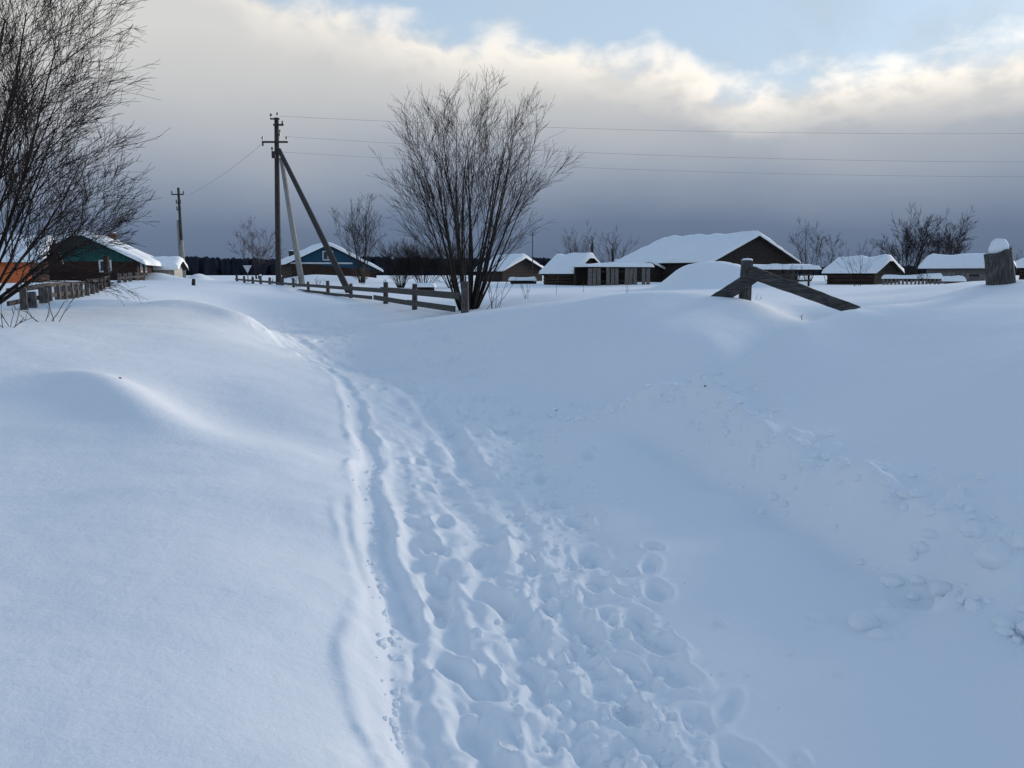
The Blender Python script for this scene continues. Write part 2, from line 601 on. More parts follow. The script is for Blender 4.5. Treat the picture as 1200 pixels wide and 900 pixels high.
for k in range(80):
    py = rng.choice([rng.uniform(470, 560), rng.uniform(520, 900), rng.uniform(600, 900)])
    c = 520 + (py - 480) * .42 if rng.random() < .6 else 600 + (py - 480) * .45
    px = rng.gauss(c, 34 + (py - 470) * .12)
    if px < 452 + (py - 480) * .1:
        continue
    p = atz(px, py, 0.02)
    PRINTS.append((p.x, p.y, math.pi / 2 + rng.gauss(.1, .5), rng.uniform(.16, .30), rng.uniform(.09, .15), rng.uniform(.015, .04)))
for k in range(90):    # trodden rise where the road bends away to the left
    py = rng.uniform(385, 470)
    px = 400 + (py - 395) * 2.0 + rng.gauss(30, 60)
    p = atz(px, py, .25)
    PRINTS.append((p.x, p.y, rng.uniform(1.2, 2.4), rng.uniform(.22, .4), rng.uniform(.14, .2), rng.uniform(.02, .05)))
LUMPS = []       # x, y, r, h
for k in range(130):    # clods shed by the plough along the right bank
    i = rng.uniform(.12, .97)
    j = i * (len(BERM) - 1)
    a = BERM[int(j)]
    x = a[0] + rng.gauss(.08, .17)
    y = a[1] + rng.gauss(.12, .22)
    r = rng.choice([.03, .04, .05, .06, .09]) * rng.uniform(.7, 1.3)
    LUMPS.append((x, y, r, r * rng.uniform(.3, .6)))
for px, py, z, r in [(1110, 700, .08, .08), (1030, 730, .03, .06), (570, 500, .06, .09), (612, 498, .06, .08), (960, 705, .03, .05), (1050, 730, .03, .04),
                     (985, 790, .02, .03), (930, 760, .02, .03), (895, 470, .5, .05), (1120, 560, .5, .05), (1180, 640, .3, .10), (1075, 600, .3, .08), (945, 545, .3, .06), (500, 480, .06, .06),
                     (760, 462, .2, .08), (660, 468, .12, .10), (950, 720, .02, .025), (1040, 690, .03, .04)]:
    p = atz(px, py, z)
    LUMPS.append((p.x, p.y, r, r * .75))
for k in range(420):    # crumbs kicked up on the trodden strip
    py = rng.uniform(490, 900)
    c = 590 + (py - 480) * .38
    px = rng.gauss(c, 30 + (py - 470) * .10)
    p = atz(px, py, 0.02)
    r = rng.uniform(.012, .04)
    LUMPS.append((p.x, p.y, r, r * rng.uniform(.5, .9)))


def ridge(x, y, h, pts, prof, sig, n=60):
    """soft ridge (or hollow) along a curve: a row of overlapping gaussians"""
    P_ = np.array(pts)
    seg = np.r_[0, np.cumsum(np.hypot(*np.diff(P_, axis=0).T))]
    q = np.linspace(0, seg[-1], n)
    cx, cy = np.interp(q, seg, P_[:, 0]), np.interp(q, seg, P_[:, 1])
    w = prof(np.linspace(0, 1, n)) * (seg[-1] / n) / (sig * math.sqrt(math.pi))
    ii = np.nonzero((x > cx.min() - 3 * sig) & (x < cx.max() + 3 * sig) & (y > cy.min() - 3 * sig) & (y < cy.max() + 3 * sig))
    if len(ii[0]) == 0:
        return
    a = np.zeros(len(ii[0]))
    for k in range(n):
        a += w[k] * np.exp(-((x[ii] - cx[k]) ** 2 + (y[ii] - cy[k]) ** 2) / sig ** 2)
    h[ii] += a


def bell(a, b):
    return lambda t: sstep(t, 0, a) * (1 - sstep(t, b, 1))


def local_idx(x, y, cx, cy, r):
    return np.nonzero((np.abs(x - cx) < r) & (np.abs(y - cy) < r))


def detail_h(x, y, fine=True):
    h = np.zeros(x.shape)
    dcam = np.hypot(x, y)
    fade = 1 - sstep(dcam, 25, 50)
    # broad wind-packed undulation
    h += 0.022 * fbm(x / 2.3 + .4 * y, y / 5.5, 3, 11) * sstep(dcam, 2, 7) * fade
    h += 0.012 * fbm(x / .7, y / .5, 3, 31) * fade
    h += 0.16 * fbm(x / 11, y / 9, 3, 41) * sstep(dcam, 25, 45)
    # left lip of the road: field ends in a small wind-cut edge, road lies lower
    d, s, t = seg_dist(x, y, ROAD_EDGE)
    on = (dcam < 45)
    left = s > 0
    wob = .05 * vnoise(x * 3, y * 3, 77)
    brk = np.clip(.6 + 1.3 * fbm(x / .45, y / .45, 3, 78), 0, 1.4)
    h += on * brk * np.where(left, .02 * np.exp(-(d / .30) ** 2), .02 * np.exp(-((d + wob) / .10) ** 2))
    # ski and sledge tracks
    for pts, dep, wid in TRACKS:
        d2, s2, t2 = seg_dist(x + .09 * fbm(x / .7, y / .7, 3, 19), y, pts)
        end = sstep(t2, 0, .08) * (1 - sstep(t2, .6, 1)) * np.exp(-np.clip(y - 7, 0, 40) / 9)
        h += end * (-dep * np.exp(-(d2 / wid) ** 4) + dep * .7 * np.exp(-((d2 - wid * 1.7) / (wid * .5)) ** 2) * np.clip(.5 + 1.3 * fbm(x * 2.5, y * 2.5, 3, 3), 0, 1.3))
    d3, s3, t3 = seg_dist(x, y, TRENCH)
    h -= .07 * np.exp(-(d3 / .2) ** 2) * sstep(t3, 0, .15) * (1 - sstep(t3, .85, 1))
    # beaten strip is rough
    dr, sr, tr = seg_dist(x, y, smooth_pl(pl([(640, 960), (620, 800), (590, 680), (570, 600), (545, 520), (525, 465, .1), (485, 425, .25), (430, 397, .45), (378, 375, .62), (325, 357, .8)])))
    half = .55 + .05 * np.minimum(dcam, 12) + 1.0 * sstep(dcam, 7.5, 12)
    rm = (1 - sstep(dr, half * .6, half * 1.15)) * (1 - sstep(dcam, 18, 32))
    h += rm * (.035 * fbm(x / .42, y / .42, 3, 61) + .024 * fbm(x / .13, y / .13, 3, 63))
    # chunky ploughed edge
    db, sb, tb = seg_dist(x, y, BERM)
    bm = np.exp(-(db / .26) ** 2) * sstep(tb, .02, .2)
    h += bm * (.09 * fbm(x / .55, y / .55, 3, 81) + .018 * fbm(x / .14, y / .14, 3, 83))
    ridge(x, y, h, BERM, lambda t: .15 * sstep(t, .05, .25) * (.75 + .5 * np.sin(t * 23) * np.sin(t * 57)), .13, 140)
    ridge(x, y, h, FOOT, lambda t: -.09 * sstep(t, .05, .25), .2, 90)
    ridge(x, y, h, [tuple(at(*q)[:2]) for q in [(620, 366, 14.2), (700, 358, 13.0), (780, 350, 12.6), (860, 350, 12.2)]], lambda t: .11 * bell(.35, .8)(t), .8)
    crl = smooth_pl([tuple(atz(*q)[:2]) for q in [(640, 470, .12), (700, 467, .18), (760, 468, .27), (830, 452, .48), (880, 425, .70), (912, 400, .9), (935, 385, 1.0), (1000, 371, 1.12)]], 3)
    dc, s_c, tc_ = seg_dist(x, y, crl)
    h += .10 * sstep(tc_, 0, .3) * (1 - sstep(tc_, .8, 1)) * np.where(s_c > 0, np.exp(-(dc / .28) ** 1.6), np.exp(-(dc / .55) ** 1.6))
    # wind drift at the left: crest, hollow on its right
    cr = smooth_pl([tuple(atz(*q)[:2]) for q in [(20, 446, .66), (95, 444, .66), (140, 462, .58), (180, 490, .49), (240, 512, .43), (320, 526, .37)]], 3)
    f_ = bell(.3, .45)
    ridge(x, y, h, cr, lambda t: .12 * f_(t), .30)
    cr2 = [(a_ + .62, b_ + .45) for a_, b_ in cr]
    ridge(x, y, h, cr2, lambda t: -.13 * f_(t), .55)
    # second drift lip beside the road further on
    cr = smooth_pl([tuple(atz(*q)[:2]) for q in [(150, 361, 1.0), (230, 364, .92), (278, 371, .82), (292, 382, .73)]], 3)
    ridge(x, y, h, cr, lambda t: .20 * sstep(t, 0, .3) * (1 - .6 * sstep(t, .8, 1)), .5)
    # the road lies in a trough as it bends away
    tr_ = smooth_pl(pl([(540, 470, .08), (485, 430, .24), (435, 402, .43), (385, 378, .62), (325, 357, .82), (262, 341, 1.02)]), 3)
    ridge(x, y, h, tr_, lambda t: -.30 * sstep(t, 0, .25) * (1 - .5 * sstep(t, .8, 1)), 1.7)
    # dip between the ploughed bank and the mound
    ridge(x, y, h, [(.9, 9.1), (1.7, 9.0), (2.2, 9.15), (2.85, 9.6), (3.3, 10.2), (4.2, 11.2)], lambda t: -.17 * bell(.3, .75)(t), .4)
    # crest of the far right bank
    ridge(x, y, h, [tuple(at(*q)[:2]) for q in [(930, 385, 9.0), (1000, 371, 9.6), (1080, 357, 10.2)]], lambda t: .12 * bell(.3, .6)(t), .45)
    # low wind ripples, left field
    for q, a_ in [([(80, 578, .36), (200, 570, .36), (300, 560, .34)], .022), ([(0, 505, .44), (120, 512, .43)], .02), ([(120, 385, .86), (300, 392, .7), (420, 402, .5)], .06)]:
        cr = smooth_pl([tuple(atz(*p_)[:2]) for p_ in q], 3)
        ridge(x, y, h, cr, lambda t: a_ * bell(.3, .7)(t), .22)
        ridge(x, y, h, [(u_, v_ + .3) for u_, v_ in cr], lambda t: -.5 * a_ * bell(.3, .7)(t), .3)
    if fine:
        dep = np.zeros(x.shape)
        rimh = np.zeros(x.shape)
        for (cx, cy, ang, l, w, dp) in PRINTS:
            ii = local_idx(x, y, cx, cy, l * 1.6)
            if len(ii[0]) == 0:
                continue
            ex, ey = x[ii] - cx, y[ii] - cy
            a = (ex * math.cos(ang) + ey * math.sin(ang)) / (l / 2)
            b = (-ex * math.sin(ang) + ey * math.cos(ang)) / (w / 2)
            q = np.sqrt(a * a + b * b + .02) + .22 * vnoise(x[ii] * 14, y[ii] * 14, int(cx * 50) % 97)
            dep[ii] = np.maximum(dep[ii], .8 * dp * (1 - sstep(q, .55, 1.06)))
            rimh[ii] = np.maximum(rimh[ii], dp * .3 * np.exp(-((q - 1.25) / .25) ** 2))
        h += rimh * (1 - np.clip(dep / .03, 0, 1)) - dep
        for (cx, cy, r, hh) in LUMPS:
            ii = local_idx(x, y, cx, cy, r * 1.3)
            if len(ii[0]) == 0:
                continue
            q = np.hypot(x[ii] - cx, y[ii] - cy) / r + .35 * vnoise(x[ii] / r, y[ii] / r, int(cx * 31) % 91)
            h[ii] += hh * np.clip(1 - q * q, 0, 1) ** 1.2
    # snow-buried heap before the barn
    c = at(832, 330, 34)
    q = (np.abs((x - c.x) / 1.75) ** 4 + np.abs((y - c.y) / 2.2) ** 4)
    h += 1.05 * np.exp(-q * 1.1) * (1 + .12 * fbm(x / 1.2, y / 1.2, 3, 91))
    # small heap by the far power pole
    for px_, d_, hh, ww in [(233, 60, .55, 1.0), (385, 68, .45, 2.6), (352, 66, .35, 2.0), (425, 66, .4, 2.2), (180, 55, .5, 1.8), (1177, 10.4, .13, .9), (1150, 20, .12, 1.2), (1090, 19, .1, 1.5)]:
        c = at(px_, 325, d_)
        h += hh * np.exp(-((x - c.x) / ww) ** 2 - ((y - c.y) / ww) ** 2)
    return h


def gz(x, y):
    xa, ya = np.array([float(x)]), np.array([float(y)])
    return float((base_h(xa, ya) + detail_h(xa, ya, False))[0])


def build_ground():
    ys = list(np.linspace(-6, 1.6, 40)[:-1])
    y = 1.6
    while y < 3000:
        ys.append(y)
        k = .0048 if y < 9 else (.0075 if y < 26 else (.014 if y < 75 else .06))
        y += max(.012, y * k)
    ys = np.array(ys)
    us = np.concatenate([np.linspace(-1.5, -.72, 60)[:-1], np.linspace(-.72, .72, 720), np.linspace(.72, 1.5, 60)[1:]])
    U, Y = np.meshgrid(us, ys)
    X = U * (np.maximum(Y, 0) + np.where(Y < 1.6, 1.9 + (1.6 - Y) * .5, .3 + 1.6 * np.exp(-(Y - 1.6) / 1.2)))
    x, yv = X.ravel(), Y.ravel()
    z = np.empty_like(x)
    CH = 60000
    for i in range(0, len(x), CH):
        z[i:i + CH] = base_h(x[i:i + CH], yv[i:i + CH])
    near = yv < 120
    zz = detail_h(x[near], yv[near])
    z[near] += zz
    nr, nc = len(ys), len(us)
    co = np.stack([x, yv, z], 1).astype(np.float32)
    idx = np.arange(nr * nc).reshape(nr, nc)
    quads = np.stack([idx[:-1, :-1], idx[:-1, 1:], idx[1:, 1:], idx[1:, :-1]], -1).reshape(-1, 4)
    me = bpy.data.meshes.new('ground')
    me.vertices.add(len(co))
    me.vertices.foreach_set('co', co.ravel())
    me.loops.add(quads.size)
    me.loops.foreach_set('vertex_index', quads.ravel().astype(np.int32))
    me.polygons.add(len(quads))
    me.polygons.foreach_set('loop_start', np.arange(0, quads.size, 4, dtype=np.int32))
    me.polygons.foreach_set('loop_total', np.full(len(quads), 4, dtype=np.int32))
    me.polygons.foreach_set('use_smooth', np.ones(len(quads), dtype=bool))
    me.update()
    me.validate()
    me.materials.append(M['snow'])
    o = bpy.data.objects.new('ground', me)
    col.objects.link(o)
    tag(o, 'deep drifted snow over the village street and gardens', None, kind='structure')
    return o


build_ground()


# ------------------------------------------------------------------ far forest
def far_forest():
    rg = random.Random(3)
    m = MB()
    for k in range(7000):
        a = rg.uniform(-46, 46)
        d = rg.uniform(820, 1000)
        x, y = d * math.tan(R(a)), d
        top = 19.5 if a < 2 else 19.5 - min(1, (a - 2) / 8) * 9
        top *= (1 + .05 * math.sin(a * .5) + .025 * math.sin(a * 1.7))
        h = top * rg.uniform(.88, 1.0)
        r = rg.uniform(3.0, 5.5)
        b = len(m.v)
        z0 = .4
        n = 5
        ph = rg.random() * 6
        for zf, rf in ((0, .7), (.45, 1.0), (.86, .72)):
            for i in range(n):
                an = ph + 2 * math.pi * i / n
                rr = r * rf * rg.uniform(.7, 1.2)
                m.v.append((x + rr * math.cos(an), y + rr * math.sin(an), z0 + zf * h))
        m.v.append((x, y, z0 + h))
        for lv in range(2):
            for i in range(n):
                j = (i + 1) % n
                m.f.append((b + lv * n + i, b + lv * n + j, b + lv * n + n + j, b + lv * n + n + i))
        for i in range(n):
            m.f.append((b + 2 * n + i, b + 2 * n + (i + 1) % n, b + 3 * n))
    o = m.build('far_forest', M['forest'])
    tag(o, 'dark far-off forest along the horizon behind the village', 'forest', kind='stuff')


far_forest()


# ------------------------------------------------------------------ snow covers
def snow_sheet(fz, x0, x1, y0, y1, nx, ny, thick, seed, edge=.18, sag=.06, wob=.05):
    """closed snow cover over a roof: fz(x, y) is the surface below it"""
    m = MB()
    gx = np.linspace(0, 1, nx)
    gy = np.linspace(0, 1, ny)
    # crowd samples to the borders
    gx = .5 - .5 * np.cos(gx * math.pi)
    gy = .5 - .5 * np.cos(gy * math.pi)
    top, bot = [], []
    for j in range(ny):
        for i in range(nx):
            x = x0 + (x1 - x0) * gx[i]
            y = y0 + (y1 - y0) * gy[j]
            bd = min(x - x0, x1 - x, y - y0, y1 - y)
            e = min(1, bd / edge)
            prof = math.sqrt(max(0, 1 - (1 - e) ** 2))
            xa, ya = np.array([x]), np.array([y])
            nz = float(fbm(xa * 1.1 + seed, ya * 1.1 - seed, 3, seed)[0])
            w = wob * float(vnoise(xa * 2.1, ya * 2.1, seed + 5)[0])
            xx = x + (w if i in (0, nx - 1) else 0)
            yy = y + (w if j in (0, ny - 1) else 0)
            zb = fz(x, y)
            t = .8 * thick * (1 + .6 * nz) * prof
            dz = -sag * (1 - e) ** 2
            top.append((xx, yy, zb + max(.012, t) + dz))
            bot.append((xx, yy, zb + .004 + dz))
    m.v = top + bot
    n = nx * ny
    for j in range(ny - 1):
        for i in range(nx - 1):
            a = j * nx + i
            m.f.append((a, a + 1, a + nx + 1, a + nx))
            m.f.append((n + a, n + a + nx, n + a + nx + 1, n + a + 1))
    rim = [i for i in range(nx)] + [j * nx + nx - 1 for j in range(1, ny)] + [(ny - 1) * nx + i for i in range(nx - 2, -1, -1)] + [j * nx for j in range(ny - 2, 0, -1)]
    for a, b in zip(rim, rim[1:] + rim[:1]):
        m.f.append((n + a, n + b, b, a))
    return m


def snow_blob(m, c, rx, ry, h, seed=0, n=10, lv=4, flat=.12):
    """small pillow of snow sitting on something"""
    rg = random.Random(seed)
    b = len(m.v)
    for l in range(lv):
        f = l / (lv - 1) * .5 * math.pi * .92
        for i in range(n):
            a = 2 * math.pi * i / n
            k = rg.uniform(.9, 1.1)
            m.v.append((c[0] + rx * math.cos(a) * math.cos(f) ** .7 * k, c[1] + ry * math.sin(a) * math.cos(f) ** .7 * k, c[2] - flat * h * (l == 0) + h * math.sin(f) * rg.uniform(.93, 1.07)))
    m.v.append((c[0] + rx * .05, c[1], c[2] + h * 1.02))
    for l in range(lv - 1):
        for i in range(n):
            j = (i + 1) % n
            m.f.append((b + l * n + i, b + l * n + j, b + (l + 1) * n + j, b + (l + 1) * n + i))
    t = b + lv * n
    for i in range(n):
        m.f.append((b + (lv - 1) * n + i, b + (lv - 1) * n + (i + 1) % n, t))
    m.f.append(tuple(b + i for i in range(n))[::-1])


# ------------------------------------------------------------------ houses
def house(name, label, cat, cx, cy, rz, W, Ln, zb, ze, zr, wall='wood_dark', gable=None, xr=None, ze2=None, over=.4, gover=.35, thick=.28, seed=1,
          roof='wood_dark', windows=(), boards=0, gcover=None, trim=False, board_mat='wood_board', chimneys=(), group=None, side_boards=0):
    """gable at local y=0 (width W along x), ridge along +y for Ln"""
    root = empty(name, (cx, cy, zb), rz)
    tag(root, label, cat, group)
    xr = W / 2 if xr is None else xr
    ze2 = ze if ze2 is None else ze2
    e, r, q = ze - zb, zr - zb, ze2 - zb
    m = MB()
    P = [(0, 0), (W, 0), (W, q), (xr, r), (0, e)]
    vs = [(x, 0, z) for x, z in P] + [(x, Ln, z) for x, z in P]
    m.add(vs, [(0, 1, 2, 3, 4), (9, 8, 7, 6, 5), (1, 6, 7, 2), (0, 4, 9, 5), (4, 3, 8, 9), (3, 2, 7, 8), (0, 5, 6, 1)])
    m.build('wall', M[wall], root)
    s1 = (r - e) / xr
    s2 = (r - q) / (W - xr)

    def fz(x, y):
        return r + .10 + (-(xr - x) * s1 if x < xr else -(x - xr) * s2)
    # roof deck: two slopes with thickness
    m = MB()
    for (xa, xb) in ((-over, xr), (xr, W + over)):
        za, zb_ = fz(xa, 0), fz(xb, 0)
        th = .085
        m.add([(xa, -gover, za - th), (xb, -gover, zb_ - th), (xb, Ln + gover, zb_ - th), (xa, Ln + gover, za - th),
               (xa, -gover, za), (xb, -gover, zb_), (xb, Ln + gover, zb_), (xa, Ln + gover, za)],
              [(0, 3, 2, 1), (4, 5, 6, 7), (0, 1, 5, 4), (1, 2, 6, 5), (2, 3, 7, 6), (3, 0, 4, 7)])
    rf = m.build('roof', M[roof], root)
    if thick > 0:
        nx = max(14, int(W * 4))
        ny = max(14, int(Ln * 4))
        sm = snow_sheet(fz, -over - .04, W + over + .04, -gover - .03, Ln + gover + .03, nx, ny, thick, seed)
        sm.build('roof_snow', M['snow_roof'], rf, True)
    if gcover:     # the gable end is clad in another colour
        m = MB()
        pr = [(0, 0), (W, 0), (W, q), (xr, r - .01), (0, e)]
        m.add([(x, -.04, z) for x, z in pr] + [(x, -.004, z) for x, z in pr], [(0, 1, 2, 3, 4), (9, 8, 7, 6, 5), (0, 5, 6, 1), (1, 6, 7, 2), (2, 7, 8, 3), (3, 8, 9, 4), (4, 9, 5, 0)])
        m.build('gable_wall', M[gcover], root)
    if gable:      # painted boarding on the gable triangle, proud of the logs
        m = MB()
        gz0 = min(e, q) * .98
        m.add([(.05, -.03, e - .05), (W - .05, -.03, q - .05), (xr, -.03, r - .02), (.05, -.005, e - .05), (W - .05, -.005, q - .05), (xr, -.005, r - .02)],
              [(0, 1, 2), (5, 4, 3), (0, 3, 4, 1), (1, 4, 5, 2), (2, 5, 3, 0)])
        m.build('gable', M[gable], root)
    if trim:
        m = MB()
        m.box(-.05, xr + 2.2, -.16, -.034, e - .16, e - .02)
        m.build('trim_board', M['white_paint'], root)
    if boards:     # horizontal boards of the gable, each its own piece
        zz = e - 1.0
        bh = (r - zz) / boards
        for k in range(boards):
            z0 = zz + k * bh
            z1 = z0 + bh * .93

            def ext(z):
                xl = 0.03 if z <= e else (z - e) / s1
                xh = W - .03 if z <= q else W - (z - q) / s2
                return xl, xh
            a0, b0 = ext(z0)
            a1, b1 = ext(z1)
            if b1 - a1 < .1:
                z1 = z0 + bh * .5
                a1, b1 = ext(z1)
            pr = .03 + random.uniform(0, .012)
            m = MB()
            m.add([(a0, -pr, z0), (b0, -pr, z0), (b1, -pr, z1), (a1, -pr, z1), (a0, -.004, z0), (b0, -.004, z0), (b1, -.004, z1), (a1, -.004, z1)],
                  [(0, 1, 2, 3), (7, 6, 5, 4), (0, 4, 5, 1), (1, 5, 6, 2), (2, 6, 7, 3), (3, 7, 4, 0)])
            m.build('board', M[board_mat], root)
    if side_boards:
        hgt = e - .1
        nb = side_boards
        for k in range(nb):
            m = MB()
            z0 = hgt * k / nb
            z1 = hgt * (k + .9) / nb
            pts = [(-.01, .02, (z0 + z1) / 2), (-.01, Ln - .02, (z0 + z1) / 2)]
            m.tube(pts, [(z1 - z0) * .54] * 2, 8)
            m.build('log', M[wall], root, True)
    for (side, u, z, w, h, fm) in windows:
        m = MB()
        fw = .09

        def bx(u0, u1, z0, z1, p0, p1):
            if side == 'g':
                m.box(u0, u1, -p1, -p0, z0, z1)
            elif side == 'r':
                m.box(W + p0, W + p1, u0, u1, z0, z1)
            else:
                m.box(-p1, -p0, u0, u1, z0, z1)
        z -= zb
        bx(u, u + fw, z, z + h, .032, .09)
        bx(u + w - fw, u + w, z, z + h, .032, .09)
        bx(u + fw, u + w - fw, z, z + fw, .032, .088)
        bx(u + fw, u + w - fw, z + h - fw, z + h, .032, .088)
        bx(u + w / 2 - .025, u + w / 2 + .025, z + fw, z + h - fw, .036, .07)
        win = m.build('window', M[fm], root)
        m = MB()
        bx(u + fw * .5, u + w - fw * .5, z + fw * .5, z + h - fw * .5, .034, .045)
        m.build('pane', M['glass'], win)
    for (x, y, w, h, mt) in chimneys:
        m = MB()
        z0 = fz(x, y) - .15
        m.box(x - w / 2, x + w / 2, y - w / 2, y + w / 2, z0, z0 + h)
        m.box(x - w / 2 - .04, x + w / 2 + .04, y - w / 2 - .04, y + w / 2 + .04, z0 + h, z0 + h + .09)
        c = m.build('chimney', M[mt], rf)
        if w > .25:
            m = MB()
            snow_blob(m, (x, y, z0 + h + .09), w * .55, w * .55, .12, 4)
            m.build('chimney_snow', M['snow_roof'], c, True)
    return root


def corner_house(name, label, cat, px, eave_py, d, phi, gpx, lpx, apex_py, **kw):
    """nearest corner seen at px; gable recedes to the right by gpx pixels, long side to the left by lpx"""
    c = at(px, eave_py, d)
    az_ = math.atan2(px - 600, FPX)
    ph = R(phi) + az_
    phv = R(phi)
    rr_ = d / math.cos(az_) / FPX * math.cos(az_) ** 2 * 1.0
    W = gpx * rr_ / math.sin(phv)
    Ln = lpx * rr_ / math.cos(phv)
    g = min(gz(c.x, c.y), gz(c.x + math.sin(ph) * W, c.y + math.cos(ph) * W), gz(c.x - math.cos(ph) * Ln, c.y + math.sin(ph) * Ln))
    apx = at(px + gpx / 2, apex_py, d + W / 2 * math.cos(ph))
    return house(name, label, cat, c.x, c.y, math.pi / 2 - ph, W, Ln, g - .35, c.z, apx.z, **kw)


# big barn
corner_house('barn', 'large barn with broad snowy roof and dark plank gable behind the heap', 'barn', 834, 305, 58, 42, 100, 112, 277,
             boards=11, thick=.3, over=.45, gover=.5, seed=11)
# house row left of the barn
corner_house('log_cabin', 'dark cabin behind the bare shrub, snowy roof with a tall thin aerial beside it', 'house', 588, 317, 66, 40, 50, 28, 303,
             wall='wood_board', thick=.32, over=.25, seed=12, boards=7)
corner_house('log_cabin', 'log cabin with thick overhanging roof snow next to the grey board shed', 'house', 671, 319, 52, 36, 38, 34, 301,
             wall='log_wall', thick=.34, over=.22, gover=.25, seed=13, side_boards=5, boards=6)
corner_house('log_cabin', 'small dark gabled cabin between the grey board shed and the barn', 'house', 732, 318, 60, 48, 48, 30, 307,
             wall='wood_dark', thick=.3, seed=14, boards=7)
# right-hand houses
corner_house('log_cabin', 'brown cabin with snow-laden roof right of the crossed planks', 'house', 1024, 319, 48, 24, 30, 56, 305,
             wall='log_wall', thick=.34, over=.22, gover=.25, seed=15, boards=6, side_boards=4)
corner_house('long_shed', 'long low shed with snowy roof and a dark open doorway beside the leaning stump', 'shed', 1166, 313, 44, 12, 16, 84, 303,
             wall='wood_grey', thick=.3, over=.3, seed=16)
corner_house('log_cabin', 'brown cabin cut by the right edge of the view behind the leaning stump', 'house', 1275, 312, 46, 20, 30, 84, 303,
             wall='log_wall', thick=.3, over=.4, seed=17, side_boards=5)
# left-hand houses
corner_house('wooden_house', 'orange house with snowy roof behind the big bare tree', 'house', 36, 303, 40, 9, 22, 110, 279,
             wall='orange', thick=.2, over=.5, gover=.7, gcover='log_red', seed=18, windows=[('l', 2.4, 1.62, .8, .8, 'white_paint')])
c = at(30, 305, 48)
house('wooden_house', 'green gabled house with dark red log walls and snowy roof behind the picket fence', 'house', c.x, c.y, R(17.5), 6.0, 10.0, .9, at(0, 305, 48).z, at(0, 275, 49).z,
      wall='log_red', gable='green', thick=.3, over=.55, gover=.7, seed=19, roof='green',
      windows=[('g', 3.9, 1.75, .7, .75, 'white_paint'), ('r', 1.0, 1.75, .7, .75, 'white_paint'), ('r', 3.2, 1.75, .7, .75, 'white_paint')],
      chimneys=[(3.6, 7.5, .5, .7, 'brick')])
corner_house('low_shed', 'low shed nearly buried in snow, pale plaster end wall, left of far pole', 'shed', 204, 314, 58, 14, 10, 62, 306,
             wall='plaster', thick=.42, over=.4, seed=20)
# blue house
c = at(341, 306, 72)
house('wooden_house', 'blue gabled house with a white window behind the pole struts', 'house', c.x, c.y, R(21), 7.6, 9.0, .7, at(0, 307, 72).z, at(0, 287, 72).z,
      wall='log_wall', gable='blue', xr=3.2, ze2=at(0, 316, 72).z, thick=.32, over=.5, gover=.6, seed=22, roof='wood_dark',
      windows=[('g', 2.75, at(0, 305, 72).z, .95, .85, 'white_paint'), ],
      trim=True, chimneys=[(.7, 6, .5, .75, 'chim_dark')])


# ------------------------------------------------------------------ vertical-board shed
def board_wall(name, label, cat, p0, p1, n, hgt, depth, gaps=(), seed=1, cap=True, mat='wood_grey', thick=.2, hv=.08, wf=.86, lean=.03, back=True):
    rg = random.Random(seed)
    p0, p1 = Vector(p0), Vector(p1)
    L_ = (p1 - p0).to_2d().length
    rz = math.atan2(p1.y - p0.y, p1.x - p0.x)
    zb = min(gz(p0.x, p0.y), gz(p1.x, p1.y)) - .2
    root = empty(name, (p0.x, p0.y, zb), rz)
    tag(root, label, cat)
    h = hgt + .2
    w = L_ / n
    for k in range(n):
        if k in gaps:
            continue
        m = MB()
        x0 = k * w + rg.uniform(0, w * .1)
        x1 = x0 + w * wf * rg.uniform(.85, 1.05)
        t = h - rg.uniform(0, hv)
        a = rg.uniform(-lean, lean)
        y = -rg.uniform(.0, .03)
        m.add([(x0, y - .03, 0), (x1, y - .03, 0), (x1, y, 0), (x0, y, 0), (x0 + a, y - .03, t), (x1 + a, y - .03, t), (x1 + a, y, t), (x0 + a, y, t)],
              [(0, 3, 2, 1), (4, 5, 6, 7), (0, 1, 5, 4), (1, 2, 6, 5), (2, 3, 7, 6), (3, 0, 4, 7)])
        m.build('board', M[mat], root)
    for zz in (.35, .8):
        m = MB()
        m.box(0, L_, .002, .06, h * zz - .05, h * zz + .05)
        m.build('rail', M['wood_dark'], root)
    if depth > 0:
        for x in (0.0, L_ / 2, L_ - .12):
            m = MB()
            m.box(x, x + .12, depth - .12, depth, 0, h)
            m.build('post', M['wood_dark'], root)
        m = MB()
        m.box(-.1, L_ + .1, -.15, depth + .1, h + .003, h + .07)
        rf = m.build('roof', M['wood_dark'], root)
        if back:
            m = MB()
            m.box(0, L_, depth + .003, depth + .03, 0, h)
            m.build('back_wall', M['wood_dark'], root)
        snow_sheet(lambda x, y: h + .072, -.16, L_ + .16, -.2, depth + .14, max(16, int(L_ * 6)), 12, thick, seed, .14).build('roof_snow', M['snow_roof'], rf, True)
    elif cap:
        snow_sheet(lambda x, y: h - .01, -.06, L_ + .06, -.11, .13, max(16, int(L_ * 7)), 8, thick, seed, .12).build('snow_cap', M['snow_roof'], root, True)
    return root


board_wall('board_shed', 'grey shed of upright weathered boards with snow on top before the cabins', 'shed', at(688, 333, 50), at(762, 333, 52), 14, 1.15, 1.6, gaps=(3, 7, 11), seed=5, thick=.2)
board_wall('garden_fence', 'low picket fence under a thick loaf of snow before the long shed', 'fence', at(1034, 333, 36), at(1103, 333, 35), 15, .36, 0, seed=6, thick=.2, wf=.6, cap=True)
# the long shed's front: separate boards and dark doorway
board_wall('plank_front', 'row of upright planks with a black gap along the front of the long shed', 'boards', at(1098, 329, 42.9), at(1163, 329, 42.4), 12, .62, 0, gaps=(7, 8, 4), seed=8, cap=False, mat='wood_grey', hv=.1)


